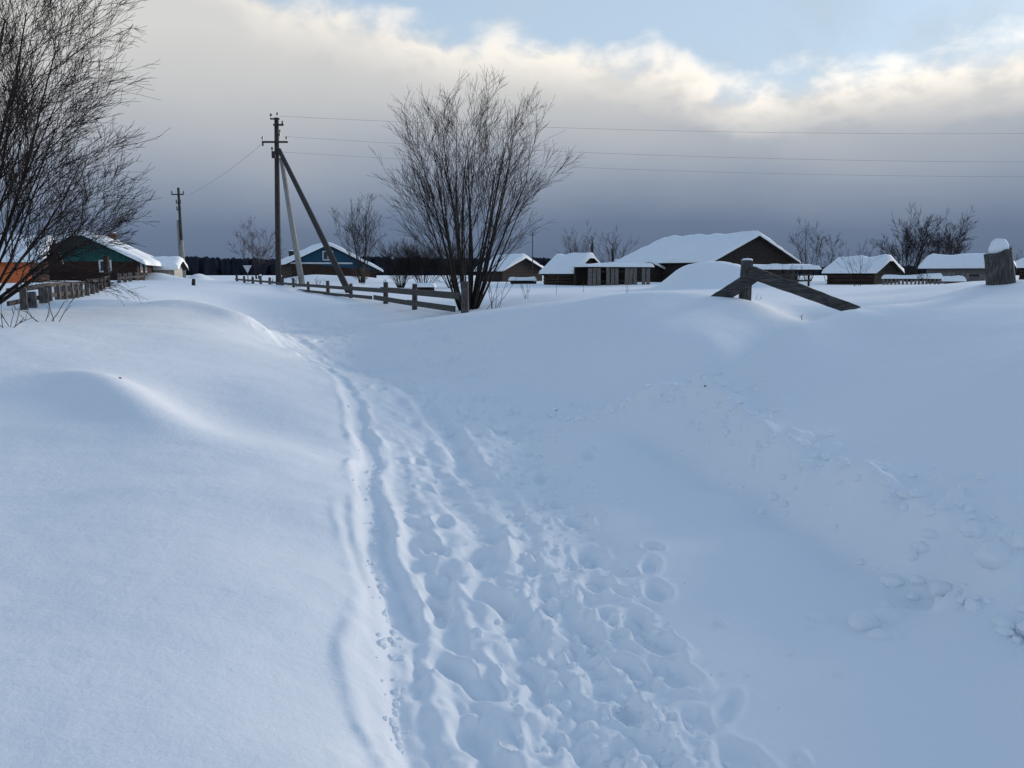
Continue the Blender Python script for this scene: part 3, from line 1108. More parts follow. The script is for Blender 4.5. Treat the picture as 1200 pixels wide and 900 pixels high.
# lean-to behind the crossed planks
def lean_to():
    a, b = at(886, 333, 33), at(951, 333, 33)
    g = min(gz(a.x, a.y), gz(b.x, b.y)) - .2
    root = empty('open_lean_to', (a.x, a.y, g), 0)
    tag(root, 'open lean-to of thin posts under a snowy roof behind the crossed planks', 'shelter')
    Lx = b.x - a.x
    h = at(900, 316, 33).z - g
    for x in (.05, .55, 1.1, 1.65, Lx - .08):
        m = MB()
        m.tube([(x, .1, 0), (x + random.uniform(-.03, .03), .1, h)], [.045, .04], 6)
        m.build('post', M['wood_dark'], root)
    for zz in (.45, .72):
        m = MB()
        m.beam((0, .04, h * zz), (Lx, .03, h * zz + .04), .04, .07)
        m.build('rail', M['wood_greyh'], root)
    m = MB()
    m.box(-.15, Lx + .25, -.1, 1.7, h + .002, h + .06)
    rf = m.build('roof', M['wood_dark'], root)
    snow_sheet(lambda x, y: h + .062, -.2, Lx + .32, -.18, 1.75, 24, 14, .2, 9, .15).build('roof_snow', M['snow_roof'], rf, True)
    m = MB()
    m.box(0, Lx, 1.62, 1.66, 0, h)
    m.build('back_wall', M['wood_grey'], root)


lean_to()


# ------------------------------------------------------------------ fences
def rail_fence():
    A0, A1 = Vector((-1.17, 20.0)), Vector((-19.7, 58.0))
    root = empty('rail_fence', (A0.x, A0.y, gz(A0.x, A0.y)))
    tag(root, 'weathered rail fence running from the bare shrub along the street to the pole', 'fence')
    org = root.location

    def on_line(px):
        u = (px - 600) / FPX
        # x = u*y on the fence line (small-angle in y)
        dx, dy = A1.x - A0.x, A1.y - A0.y
        t = (u * A0.y - A0.x) / (dx - u * dy)
        return Vector((A0.x + dx * t, A0.y + dy * t))
    posts = [(545, 1.44, .19, 0), (486, 1.34, .15, 0), (452.5, 1.38, .15, 1), (412, 1.28, .13, 0), (386, 1.36, .14, 0), (363, 1.3, .12, 0), (346, 1.36, .12, 0), (333, 1.36, .13, 0), (318, 1.38, .14, 0),
             (308, 1.55, .15, 1), (299, 1.48, .16, 0), (289, 1.5, .15, 0), (280.5, 1.48, .16, 0)]
    pos = []
    for px, zt, w, cap in posts:
        p = on_line(px)
        g = gz(p.x, p.y)
        pos.append((p, zt))
        m = MB()
        dx = random.uniform(-.03, .03)
        m.tube([(p.x - org.x, p.y - org.y, g - .35 - org.z), (p.x - org.x + dx * .5, p.y - org.y, g + .2 - org.z), (p.x - org.x + dx, p.y - org.y, max(zt, g + .45) - org.z)], [w * .56, w * .54, w * .5], 9)
        o = m.build('post', M['wood_post'], root)
        if cap:
            m = MB()
            snow_blob(m, (p.x - org.x + dx, p.y - org.y, max(zt, g + .45) - org.z - .004), w * .55, w * .55, .08, int(px))
            m.build('post_snow', M['snow_roof'], o, True)
    # rails on the near (street) side of the posts
    nrm = Vector((A1.y - A0.y, -(A1.x - A0.x))).normalized() * -1       # towards the street
    offs = nrm * .11

    def rail(i, j, z0, z1, w, ext0=0.0, ext1=0.0):
        a = pos[i][0] + offs
        b = pos[j][0] + offs
        dr = (b - a).normalized()
        a = a - dr * ext0
        b = b + dr * ext1
        m = MB()
        m.beam((a.x - org.x, a.y - org.y, z0 - org.z), (b.x - org.x, b.y - org.y, z1 - org.z), .05, w, jit=.008)
        m.build('rail', M['wood_greyh'], root)
    rail(0, 2, 1.08, 1.13, .165, -.06, .1)
    rail(2, 3, 1.10, 1.12, .13, .2, .2)
    rail(3, 5, 1.10, 1.13, .12, .1, .2)
    rail(5, 8, 1.12, 1.2, .11)
    rail(8, 12, 1.2, 1.28, .11)
    rail(0, 1, .74, .80, .14, -.4, .3)
    rail(1, 2, .78, .86, .15, .2, .9)
    rail(2, 3, .84, .85, .12, -1.2, .2)
    rail(3, 4, .84, .84, .11, .5, .3)
    rail(4, 6, .86, .9, .1)
    rail(8, 12, .98, 1.04, .1)


rail_fence()


def picket_fence():
    rg = random.Random(14)
    root = empty('picket_fence', at(20, 362, 15), 0)
    tag(root, 'crooked grey picket fence running back from the big bare tree', 'fence')
    org = root.location
    k = 0
    line = [at(8, 366, 14.2), at(58, 352, 17.5), at(100, 341, 22.5), at(125, 336, 27.5)]
    for (px, top, d) in [(26, 338, 14.8), (37, 341, 15.6), (50, 336, 16.4), (56, 338, 17), (68, 337, 18.2), (75, 335, 19), (83, 332, 20), (89, 333, 20.7), (95, 330, 21.5), (101, 331, 22.3), (107, 327, 23.3), (112, 330, 24.2), (117, 326, 25.2), (121, 325, 26.3)]:
        p = at(px, 340, d)
        g = gz(p.x, p.y)
        zt = max(at(px, top, d).z, g + .3)
        w = rg.uniform(.12, .2)
        m = MB()
        a = rg.uniform(-.04, .04)
        b_ = rg.uniform(-.03, .03)
        m.beam((p.x - org.x, p.y - org.y, g - .3 - org.z), (p.x + a - org.x, p.y - org.y, zt + b_ - org.z), w, .035, (0, 1, 0.01), .006)
        m.build('picket', M['wood_grey'], root)
    for zo in (.12, .34):
        for a, b in zip(line[:-1], line[1:]):
            m = MB()
            za, zb = gz(a.x, a.y) + zo, gz(b.x, b.y) + zo
            m.beam((a.x - org.x, a.y + .06 - org.y, za - org.z), (b.x - org.x, b.y + .06 - org.y, zb - org.z), .045, .09, jit=.006)
            m.build('rail', M['wood_greyh'], root)
    # snow lying along the foot of it
    p = at(126, 337, 28.5)
    g = gz(p.x, p.y)
    m = MB()
    m.beam((p.x - org.x, p.y - org.y, g - .4 - org.z), (p.x + .02 - org.x, p.y - org.y, at(126, 300, 28.5).z - org.z), .15, .14, (0, 1, 0.01))
    m.build('gate_post', M['wood_dark'], root)


picket_fence()
r2 = empty('picket_fence', at(140, 330, 37), 0)
tag(r2, 'short run of low pickets beyond the tall dark gate post', 'fence')
for i, (px, d) in enumerate([(139, 36), (146, 37.5), (152, 39), (160, 41), (168, 43)]):
    p = at(px, 325, d)
    g = gz(p.x, p.y)
    m = MB()
    z1 = max(g + .42, at(px, 324.5, d).z)
    m.beam((p.x - r2.location.x, p.y - r2.location.y, g - .3 - r2.location.z), (p.x - r2.location.x + .03, p.y - r2.location.y, z1 - r2.location.z), .16, .04, (0, 1, .01), .01)
    m.build('picket', M['wood_grey'], r2)
m = MB()
a, b = at(137, 325, 35.5), at(170, 325, 43.5)
m.beam((a.x - r2.location.x, a.y + .05 - r2.location.y, gz(a.x, a.y) + .22 - r2.location.z), (b.x - r2.location.x, b.y + .05 - r2.location.y, gz(b.x, b.y) + .25 - r2.location.z), .04, .09)
m.build('rail', M['wood_greyh'], r2)

# small stake standing in the street
p = at(227, 336, 34)
g = gz(p.x, p.y)
m = MB()
m.tube([(0, 0, -.25), (0, 0, .1), (.02, 0, .27)], [.07, .08, .065], 7)
o = m.build('stake', M['wood_dark'])
o.location = (p.x, p.y, g)
tag(o, 'short dark stake poking out of the snow in the far street', 'stake')


# ------------------------------------------------------------------ crossed planks post
def crossed_planks():
    D = 12.3
    p = at(873, 353, D)
    g = gz(p.x, p.y)
    root = empty('broken_gate', (p.x, p.y, g))
    tag(root, 'broken gate: thick post with two slanting grey planks on the mound', 'gate')
    zt = at(873, 305, D).z - g
    m = MB()
    n = 9
    w = .096
    pts = [(.0, 0, -.7), (0, 0, 0), (.005, 0, zt * .5), (.012, 0, zt)]
    m.tube(pts, [w, w, w * .98, w * .95], n)
    m.build('post', M['wood_post'], root)
    m = MB()
    snow_blob(m, (.012, 0, zt - .004), .085, .085, .035, 3)
    m.build('post_snow', M['snow_roof'], root, True)

    def plank(q0, q1, w0, w1, off, th=.05):
        a = at(q0[0], q0[1], D + q0[2]) - root.location
        b = at(q1[0], q1[1], D + q1[2]) - root.location
        m = MB()
        rp_ = random.Random(int(q0[0]))
        t = (b - a).normalized()
        xx = t.cross(Vector((0, 0, 1))).normalized()
        yy = xx.cross(t).normalized()
        n, k = 12, 7
        for i in range(n + 1):
            f = i / n
            wd = w0 + (w1 - w0) * f
            c0 = a.lerp(b, f) + yy * rp_.uniform(-.004, .004)
            ring = [(-1, -1 + 2 * q / (k - 1)) for q in range(k)] + [(1, 1 - 2 * q / (k - 1)) for q in range(k)]
            for e_, (sx, sy) in enumerate(ring):
                end = 0
                if i in (0, n):
                    end = (rp_.uniform(0, .045)) * (-1 if i == 0 else 1)
                dent = rp_.uniform(-.004, .002) + (-.006 if abs(sy) < .4 and rp_.random() < .35 else 0)
                p_ = c0 + xx * (sx * (th / 2 + dent)) + yy * (sy * wd / 2 * rp_.uniform(.97, 1.03)) + t * end
                m.v.append(tuple(p_))
        K = 2 * k
        for i in range(n):
            for e_ in range(K):
                f_ = (e_ + 1) % K
                m.f.append((i * K + e_, i * K + f_, (i + 1) * K + f_, (i + 1) * K + e_))
        m.f.append(tuple(range(K))[::-1])
        m.f.append(tuple(n * K + e_ for e_ in range(K)))
        return m
    m = plank((833, 356, -.14), (889, 320, -.15), .20, .19, 0)
    m.build('plank', M['wood_plank'], root)
    m = plank((880, 319, -.215), (1003, 364, -.9), .185, .15, 0)
    m.build('plank', M['wood_plank'], root)


crossed_planks()


def stump():
    p = at(1177, 330, 10.2)
    g = gz(p.x, p.y)
    root = empty('leaning_stump', (p.x, p.y, g))
    tag(root, 'thick grey log stump leaning left with a white cap of snow at the right', 'stump')
    t0 = at(1181, 335, 10.2) - root.location
    t1 = at(1170, 295, 10.2) - root.location
    t0.z = -.5
    m = MB()
    rg = random.Random(2)
    n = 14
    b = 0
    lv = 7
    prof = [rg.uniform(.9, 1.08) for _ in range(n)]
    for l in range(lv):
        f = l / (lv - 1)
        c = t0.lerp(t1, f)
        r = .185 - .03 * f
        for i in range(n):
            a = 2 * math.pi * i / n
            rr = r * prof[i] * rg.uniform(.985, 1.015)
            tilt = (.045 * math.cos(a) + .02 * math.sin(3 * a) + rg.uniform(-.015, .015)) if l == lv - 1 else 0
            m.v.append((c.x + rr * math.cos(a), c.y + rr * math.sin(a), c.z + tilt))
    for l in range(lv - 1):
        for i in range(n):
            j = (i + 1) % n
            m.f.append((l * n + i, l * n + j, (l + 1) * n + j, (l + 1) * n + i))
    m.f.append(tuple((lv - 1) * n + i for i in range(n)))
    m.f.append(tuple(range(n))[::-1])
    m.build('log', M['wood_post'], root)
    m = MB()
    snow_blob(m, (t1.x + .0, t1.y, t1.z - .01), .118, .118, .17, 12, 14, 6)
    m.build('snow_cap', M['snow_roof'], root, True)


stump()


# ------------------------------------------------------------------ utility poles and wires
def pole_main():
    p = at(326, 330, 43)
    g = gz(p.x, p.y)
    root = empty('utility_pole', (p.x, p.y, g))
    tag(root, 'tall wooden utility pole braced by two slanting struts beside the fence', 'utility pole')
    zt = at(324, 138, 43).z - g
    dx = at(324, 138, 43).x - p.x
    m = MB()
    m.tube([(0, 0, -.6), (dx * .5, 0, zt * .5), (dx, 0, zt)], [.15, .135, .11], 10)
    m.build('post', M['pole_wood'], root, True)
    # struts
    tp = at(328, 176, 43) - root.location
    b1 = at(413, 346, 36.6)
    b1.z = gz(b1.x, b1.y) - .3
    b1 = b1 - root.location
    m = MB()
    m.tube([b1, b1.lerp(tp, .5), tp + Vector((0, -.16, 0))], [.15, .135, .11], 9)
    m.build('strut', M['pole_wood'], root, True)
    tp2 = at(329, 186, 43) - root.location
    b2 = at(355.5, 334, 41.3)
    b2.z = gz(b2.x, b2.y) - .3
    b2 = b2 - root.location
    m = MB()
    m.tube([b2, b2.lerp(tp2, .5), tp2 + Vector((.06, -.1, 0))], [.16, .14, .11], 9)
    o = m.build('strut', M['concrete'], root, True)
    o['label'] = 'pale grey strut'

    def arm(py, l, r, th=.09):
        z = at(324, py, 43).z - g
        m = MB()
        xc = dx * z / zt
        m.beam((xc + l, -.16, z), (xc + r, -.16, z), th, th)
        a = m.build('crossarm', M['metal'], root)
        return z, xc

    def insul(x, y, z, s=1.0):
        m = MB()
        m.tube([(x, y, z), (x, y, z + .1 * s), (x, y, z + .12 * s), (x, y, z + .2 * s), (x, y, z + .24 * s)], [.018, .018, .06 * s, .05 * s, .02], 7)
        m.build('insulator', M['insulator'], root)
    ends = []
    z, xc = arm(167, -.72, .62)
    for x in (-.68, .56):
        insul(xc + x, -.16, z + .04)
    m = MB()
    m.tube([(xc - .68, -.16, z - .04), (xc - .68, -.16, z - .2)], [.05, .05], 6)
    m.build('insulator', M['insulator'], root)
    z2, xc2 = arm(147, -.12, .4)
    insul(xc2 + .36, -.16, z2 - .06, 1.1)
    z3, xc3 = arm(140, -.28, .2, .07)
    insul(xc3 - .24, -.16, z3 + .03)
    insul(xc3 + .05, 0, z3 + .12)
    z4, xc4 = arm(179, -.22, .22, .1)
    insul(xc4 - .2, -.16, z4 + .03)
    insul(xc4 + .22, -.16, at(0, 162, 43).z - g)
    insul(xc4 + .25, -.16, z4 + .9)
    m = MB()
    m.box(xc4 - .2, xc4 - .02, -.28, -.14, z4 - .3, z4 - .02)
    m.build('bracket', M['metal'], root)
    return root


pole_main()


def pole_far():
    p = at(216, 325, 70)
    g = gz(p.x, p.y)
    root = empty('utility_pole', (p.x, p.y, g))
    tag(root, 'distant utility pole with a short second leg past the low sheds', 'utility pole')
    zt = at(215, 220, 70).z - g
    m = MB()
    m.tube([(0, 0, -.5), (-.06, 0, zt * .45)], [.17, .15], 8)
    m.build('footing', M['concrete'], root, True)
    m = MB()
    m.tube([(-.3, .05, -.5), (-.3, .05, at(0, 258, 70).z - g)], [.13, .12], 8)
    m.build('footing', M['concrete'], root, True)
    m = MB()
    m.tube([(-.08, -.02, zt * .4), (-.1, 0, zt)], [.13, .1], 8)
    m.build('post', M['pole_wood'], root, True)
    for py, l, r in ((228, -.55, .5), (238, -.2, .2), (246, -.18, .18)):
        z = at(0, py, 70).z - g
        m = MB()
        m.beam((l - .1, -.14, z), (r - .1, -.14, z), .1, .1)
        m.build('crossarm', M['metal'], root)
        for x in (l + .03, r - .03):
            m = MB()
            m.tube([(x - .1, -.14, z + .05), (x - .1, -.14, z + .15), (x - .1, -.14, z + .3)], [.03, .07, .03], 6)
            m.build('insulator', M['insulator'], root)


pole_far()


def wire(label, a, b, sag, r):
    m = MB()
    pts = []
    for i in range(41):
        f = i / 40
        q = a.lerp(b, f)
        q.z -= sag * 4 * f * (1 - f)
        pts.append(q)
    m.tube(pts, [r] * 41, 5)
    o = m.build('power_line', M['wire'])
    tag(o, label, 'wire', 'wires on the utility pole')


g0 = 43
wire('topmost wire running right from the braced utility pole', at(327, 136, g0), at(1560, 150, 44), .55, .0055)
wire('middle wire running right from the braced utility pole', at(333, 160, g0), at(1560, 186, 44), .6, .0055)
wire('lowest wire running right from the braced utility pole', at(329, 178, g0), at(1560, 203, 44), .6, .005)
wire('faint wire dropping left from the braced pole to the distant pole', at(309, 167, g0), at(219, 229, 70), .25, .008)

# yield-sign seen from the back
p = at(290.5, 330, 56)
g = gz(p.x, p.y)
root = empty('road_sign', (p.x, p.y, g))
tag(root, 'small white triangular road sign, point down, on a post by the fence', 'sign')
m = MB()
zt = at(0, 311, 56).z - g
zl = at(0, 319.5, 56).z - g
m.tube([(0, .05, -.3), (0, .05, zt)], [.035, .035], 6)
m.build('post', M['metal'], root)
m = MB()
m.add([(-.30, -.01, zt), (.30, -.01, zt), (0.02, -.01, zl), (-.02, -.01, zl), (-.30, .012, zt), (.30, .012, zt), (0.02, .012, zl), (-.02, .012, zl)],
      [(0, 3, 2, 1), (4, 5, 6, 7), (0, 1, 5, 4), (1, 2, 6, 5), (2, 3, 7, 6), (3, 0, 4, 7)])
m.build('plate', M['sign_back'], root)

# aerial
p = at(624, 330, 63)
g = gz(p.x, p.y)
root = empty('aerial_mast', (p.x, p.y, g))
tag(root, 'tall thin aerial mast beside the dark cabin', 'aerial')
m = MB()
zt = at(0, 272, 63).z - g
m.tube([(0, 0, -.3), (0, 0, zt)], [.045, .03], 6)
m.build('mast', M['pole_wood'], root)
m = MB()
m.tube([(-.25, 0, zt - .25), (.25, 0, zt - .22)], [.02, .02], 5)
m.build('crossbar', M['metal'], root)

# stove pipes behind the cabins
for px, py0, py1, d, lab in ((694, 300, 286, 61, 'thin dark stove pipe rising behind the log cabin roof'), (718, 312, 293, 63, 'dark crooked stove pipe above the small gabled cabin roof')):
    p = at(px, py0, d)
    m = MB()
    g = gz(p.x, p.y)
    zt = at(px, py1, d).z - g
    m.tube([(0, 0, -.2), (0, 0, zt * .8), (-.06 if px > 700 else 0, 0, zt)], [.12, .11, .09], 8)
    m.tube([(-.06 if px > 700 else 0, 0, zt + .03), (-.06 if px > 700 else 0, 0, zt + .12)], [.15, .04], 8)
    o = m.build('stove_pipe', M['chim_dark'])
    o.location = (p.x, p.y, g)
    tag(o, lab, 'chimney')


# snow-covered things in the garden
def covered(name, label, cat, px, py, d, wpx, h, mat, seed, n=4):
    p = at(px, py, d)
    g = gz(p.x, p.y)
    root = empty(name, (p.x, p.y, g))
    tag(root, label, cat)
    w = wpx * d / FPX
    for k in range(n):
        m = MB()
        z = -.1 + (h + .1) * (k + .5) / n
        m.tube([(-w / 2 + random.uniform(-.1, .1), random.uniform(-.08, .08), z), (w / 2 + random.uniform(-.1, .1), random.uniform(-.08, .08), z)], [(h + .1) / n * .55, (h + .1) / n * .5], 8)
        m.build('log', M[mat], root, True)
    m = snow_sheet(lambda x, y: h - .02, -w / 2 - .1, w / 2 + .1, -.28, .32, 18, 10, .26, seed, .2)
    m.build('snow_cap', M['snow_roof'], root, True)


covered('log_pile', 'snow-topped pile of dark logs just behind the bare shrub', 'log pile', 497, 327, 40, 22, .3, 'wood_dark', 31, 3)
covered('log_pile', 'low snowy pile of logs before the dark cabin with the aerial', 'log pile', 612, 331, 56, 30, .3, 'wood_dark', 32, 3)
covered('log_pile', 'small snow-covered pile of timber by the leaning stump end of the long shed', 'log pile', 1116, 331, 37, 20, .2, 'wood_grey', 33, 2)


# ------------------------------------------------------------------ bare trees
def grow(mbs, rg, p, d, ln, r, lvl, maxl, up, kids, spread, wig, r_min):
    n = 5 if lvl == 0 else 4 if lvl < maxl else 3
    pts, rads = [p.copy()], [r]
    dirs = [d.copy()]
    for i in range(n):
        d = (d + Vector((rg.gauss(0, wig), rg.gauss(0, wig), rg.gauss(0, wig) + up))).normalized()
        p = p + d * (ln / n)
        pts.append(p.copy())
        dirs.append(d.copy())
        rads.append(max(r_min, r * (1 - .78 * (i + 1) / n)))
    sides = 6 if r > .05 else 4 if r > .015 else 3
    mbs[min(lvl, len(mbs) - 1)].tube(pts, rads, sides, r > .02)
    if lvl >= maxl:
        return
    k = max(1, int(kids[lvl] * rg.uniform(.75, 1.25) + .5))
    for j in range(k):
        f = rg.uniform(.22, 1.0) if lvl else rg.uniform(.25, 1.0)
        i = min(n - 1, int(f * n))
        fr = f * n - i
        q = pts[i].lerp(pts[min(n, i + 1)], fr)
        dd = dirs[i]
        ax = Vector((rg.gauss(0, 1), rg.gauss(0, 1), rg.gauss(0, .6)))
        ax = (ax - dd * ax.dot(dd))
        if ax.length < 1e-4:
            continue
        ax.normalize()
        a = rg.uniform(*spread)
        nd = (dd * math.cos(a) + ax * math.sin(a)).normalized()
        rr = max(r_min, r * (1 - .78 * f) * rg.uniform(.34, .55))
        grow(mbs, rg, q, nd, ln * rg.uniform(.32, .58) * (1.15 - .4 * f), rr, lvl + 1, maxl, up, kids, spread, wig, r_min)


def bare_tree(name, label, cat, base, stems, kids, maxl, up=.06, spread=(.25, .7), wig=.07, r_min=.004, seed=1, group=None, tm='bark', cm='twig', sink=.15):
    """stems: list of (offset, direction, length, radius)"""
    rg = random.Random(seed)
    b = Vector(base)
    g = gz(b.x, b.y)
    root = empty(name, (b.x, b.y, g))
    tag(root, label, cat, group)
    crown = MB()
    for off_, d_, ln, r in stems:
        tr = MB()
        o_ = Vector(off_) + Vector((0, 0, -sink))
        grow([tr, crown], rg, o_, Vector(d_).normalized(), ln, r, 0, maxl, up, kids, spread, wig, r_min)
        tr.build('stem' if len(stems) > 1 else 'trunk', M[tm], root, True)
    crown.build('crown', M[cm], root)
    return root


def fan_stems(n, seed, spread, ln, r, rad=.3, tilt=(0, 0), lo=.78):
    rg = random.Random(seed)
    out = []
    for k in range(n):
        a = 2 * math.pi * (k + rg.random() * .7) / n
        s = spread * math.sqrt(rg.uniform(.02, 1))
        d = Vector((math.cos(a) * s + tilt[0], math.sin(a) * s + tilt[1], 1))
        l = ln * rg.uniform(lo, 1.04) * (1 - .16 * (s / max(spread, .01)) ** 2)
        out.append(((math.cos(a) * rad * s / spread, math.sin(a) * rad * s / spread, 0), d, l, r * rg.uniform(.6, 1.1)))
    return out


# shrub tree beside the fence
c = at(548, 358, 21.8)
bare_tree('bare_shrub', 'tall many-stemmed bare shrub at the end of the rail fence', 'tree', c, fan_stems(22, 5, .45, 5.0, .043, .2, lo=.88), (8, 6, 4), 3, up=.03, spread=(.22, .65), wig=.045, r_min=.003, seed=5)
# suckers round its foot
for px, d, h, s in ((590, 22, 1.5, 71), (612, 23, 1.0, 72), (575, 21, 1.7, 73)):
    pass
# the big bare tree at the left edge
c = at(-38, 368, 12.4)
st = [((0, 0, 0), (.17, .1, 1.0), 4.9, .05), ((-.2, .1, 0), (.04, .2, 1), 5.4, .055), ((.1, -.1, 0), (.80, -.1, .74), 2.5, .036), ((-.1, .2, 0), (.12, .35, 1), 5.0, .045),
      ((0, -.1, 0), (.12, -.25, 1), 4.6, .04), ((-.3, 0, 0), (-.2, .1, 1), 5.4, .055), ((-.3, -.1, 0), (-.5, -.1, 1), 5.0, .05), ((.1, .1, 0), (.6, .25, .95), 2.9, .036),
      ((-.1, .1, 0), (.0, -.05, 1), 5.6, .045), ((.0, .15, 0), (.30, -.05, 1.0), 4.0, .038), ((.0, -.15, 0), (.42, -.2, 1.0), 3.3, .036), ((.0, .05, 0), (.24, .1, 1.0), 4.4, .04), ((.08, .1, 0), (.62, .0, .9), 2.8, .032),
      ((.0, .1, 0), (.35, .15, 1.0), 3.8, .034), ((.0, .0, 0), (.1, .1, 1.0), 5.0, .036), ((.1, -.05, 0), (.52, .1, 1.0), 3.2, .032), ((.1, -.1, 0), (.9, .0, .62), 2.5, .04)]
bare_tree('bare_tree', 'big dense bare tree leaning in from the left edge before the orange house', 'tree', c, st, (14, 9, 5), 3, up=.035, spread=(.28, .75), wig=.07, r_min=.0027, seed=9, cm='twig')

# trees further back
far_trees = [
    ('bare_tree', 'round bare tree far off on the field between the two utility poles', 301, 323, 120, 7.4, .62, 7, 14, (8, 6, 3), 3, .02, 21, 'twig_pale'),
    ('bare_shrub', 'bare bush cluster right of the blue house', 425, 322, 62, 5.4, .42, 12, 15, (7, 5, 3), 3, .05, 22, 'twig'),
    ('bare_shrub', 'left of two small bare bushes behind the log cabin roof', 676, 318, 95, 5.2, .36, 9, 16, (6, 5), 2, .06, 23, 'twig'),
    ('bare_shrub', 'right of two small bare bushes behind the log cabin roof', 718, 318, 95, 5.0, .40, 9, 17, (6, 5), 2, .06, 24, 'twig'),
    ('bare_tree', 'sparse bare tree just right of the barn gable', 947, 325, 62, 3.9, .5, 6, 18, (6, 5, 3), 3, .02, 25, 'twig'),
    ('bare_tree', 'crooked thin bare tree between the barn and the brown cabin', 972, 325, 60, 3.6, .35, 3, 19, (6, 5, 3), 3, .02, 26, 'twig'),
    ('bare_tree', 'dark dense bare tree rising behind the brown cabin and long shed', 1066, 322, 62, 4.5, .7, 15, 20, (8, 7, 4), 3, .02, 27, 'twig'),
    ('bare_tree', 'low bare bush left of the dark dense tree behind the brown cabin', 1034, 322, 64, 2.9, .6, 8, 28, (7, 6), 2, .02, 28, 'twig_pale'),
    ('bare_tree', 'pale feathery bare tree behind the long shed roof', 1109, 322, 68, 4.2, .33, 7, 21, (9, 8, 5), 3, .03, 29, 'twig_pale'),
    ('bare_shrub', 'faint bare bush behind the leaning stump', 1180, 322, 60, 2.6, .5, 6, 29, (6, 5), 2, .03, 30, 'twig_pale'),
    ('bare_shrub', 'dark brush thicket left behind the rail fence shrub', 470, 326, 46, 2.5, .7, 20, 30, (10, 9), 2, .02, 31, 'twig'),
    ('bare_shrub', 'dark brush thicket directly behind the rail fence shrub', 496, 326, 47, 2.6, .7, 20, 31, (10, 9), 2, .02, 32, 'twig'),
    ('bare_shrub', 'dark brush thicket right of the rail fence shrub', 530, 326, 48, 2.3, .7, 20, 32, (10, 9), 2, .02, 33, 'twig'),
    ('garden_bush', 'small thin bush standing in snow before the brown cabin', 1006, 334, 31, 1.55, .5, 5, 33, (5, 4), 2, .03, 34, 'twig'),
    ('garden_bush', 'tiny dark bush before the snow-loafed picket fence', 1078, 334, 31, .62, .7, 6, 34, (5, 4), 2, .03, 35, 'twig'),
    ('garden_bush', 'thin bush left under the open lean-to eave', 915, 335, 28, 1.0, .5, 4, 35, (5, 4), 2, .03, 36, 'twig'),
    ('garden_bush', 'thin bush right under the open lean-to eave', 930, 335, 29, .9, .5, 4, 36, (5, 4), 2, .03, 37, 'twig'),
    ('garden_bush', 'bush at the foot of the blue house by the dark strut', 425, 328, 58, 1.3, .6, 8, 37, (6, 5), 2, .03, 38, 'weed'),
]
for (nm, lab, px, py, d, h, spr, ns, s1, kids, ml, up, sd_, cm) in far_trees:
    p = at(px, py, d)
    bare_tree(nm, lab, 'tree' if nm == 'bare_tree' else 'bush', p, fan_stems(ns, s1, spr, h, .0095 * h, .05 * h), kids, ml, up=up, spread=(.25, .7), wig=.09, r_min=max(.003, .0001 * d), seed=sd_, cm=cm)


# dead stalks poking through the snow
def stalk(label, px, py, d, h, n, seed, spread=.3, mat='weed', r=.006):
    p = at(px, py, d)
    g = gz(p.x, p.y)
    rg = random.Random(seed)
    root = empty('dry_stalks', (p.x, p.y, g))
    tag(root, label, 'dry plant')
    for k in range(n):
        m = MB()
        dr = Vector((rg.gauss(0, spread), rg.gauss(0, spread), 1)).normalized()
        q = Vector((rg.gauss(0, .06), rg.gauss(0, .06), -.08))
        ln = h * rg.uniform(.6, 1.1)
        pts = [q]
        for i in range(4):
            dr = (dr + Vector((rg.gauss(0, .12), rg.gauss(0, .12), rg.gauss(0, .06)))).normalized()
            pts.append(pts[-1] + dr * ln / 4)
        m.tube(pts, [r, r * .9, r * .8, r * .6, r * .4], 4)
        for j in range(rg.randint(2, 4)):
            a = pts[rg.randint(2, 4)]
            dd = (dr + Vector((rg.gauss(0, .6), rg.gauss(0, .6), .1))).normalized()
            m.tube([a, a + dd * ln * .14, a + dd * ln * .24 + Vector((0, 0, .01))], [r * .6, r * .5, r * .3], 3)
        m.build('stem', M[mat], root)


stalk('twiggy stalks in the snow under the big bare tree', 58, 392, 11, .55, 5, 1, .5, 'bark', .007)
stalk('sparse twigs at the left edge below the big bare tree', 8, 395, 10, .5, 6, 2, .6, 'bark', .006)
stalk('dry stalks just right of the many-stemmed shrub foot', 578, 356, 21, 1.1, 8, 3, .35, 'bark', .007)
stalk('dry weed stalks in the garden snow left of the lone thin stalk', 617, 348, 23, .8, 4, 4, .3, 'weed', .006)
stalk('lone thin upright stalk in the garden before the log cabin', 650, 345, 24, .7, 1, 5, .03, 'weed', .007)
stalk('single tall stalk in the garden below the grey board shed', 686, 343, 26, .62, 1, 6, .03, 'weed', .007)
stalk('tilted dry sprig in the garden between shed and mound', 735, 345, 24, .3, 2, 7, .4, 'weed', .006)
stalk('thin crossed twigs in the shaded snow below the long plank', 945, 372, 12, .22, 3, 8, .7, 'bark', .006)
stalk('short upright twig right of the long plank end', 1004, 366, 11, .16, 1, 9, .08, 'bark', .005)
stalk('small dry tuft by the thick gate post', 888, 357, 13.5, .16, 4, 10, .5, 'weed', .004)
stalk('brown weeds along the rail fence below the pole struts', 348, 338, 40, .7, 9, 11, .4, 'weed', .012)
stalk('brown weeds between the pale strut and the blue house', 372, 334, 46, .7, 8, 12, .4, 'weed', .012)
stalk('dry weeds beside the triangular sign end of the rail fence', 318, 333, 48, .6, 6, 13, .4, 'weed', .012)

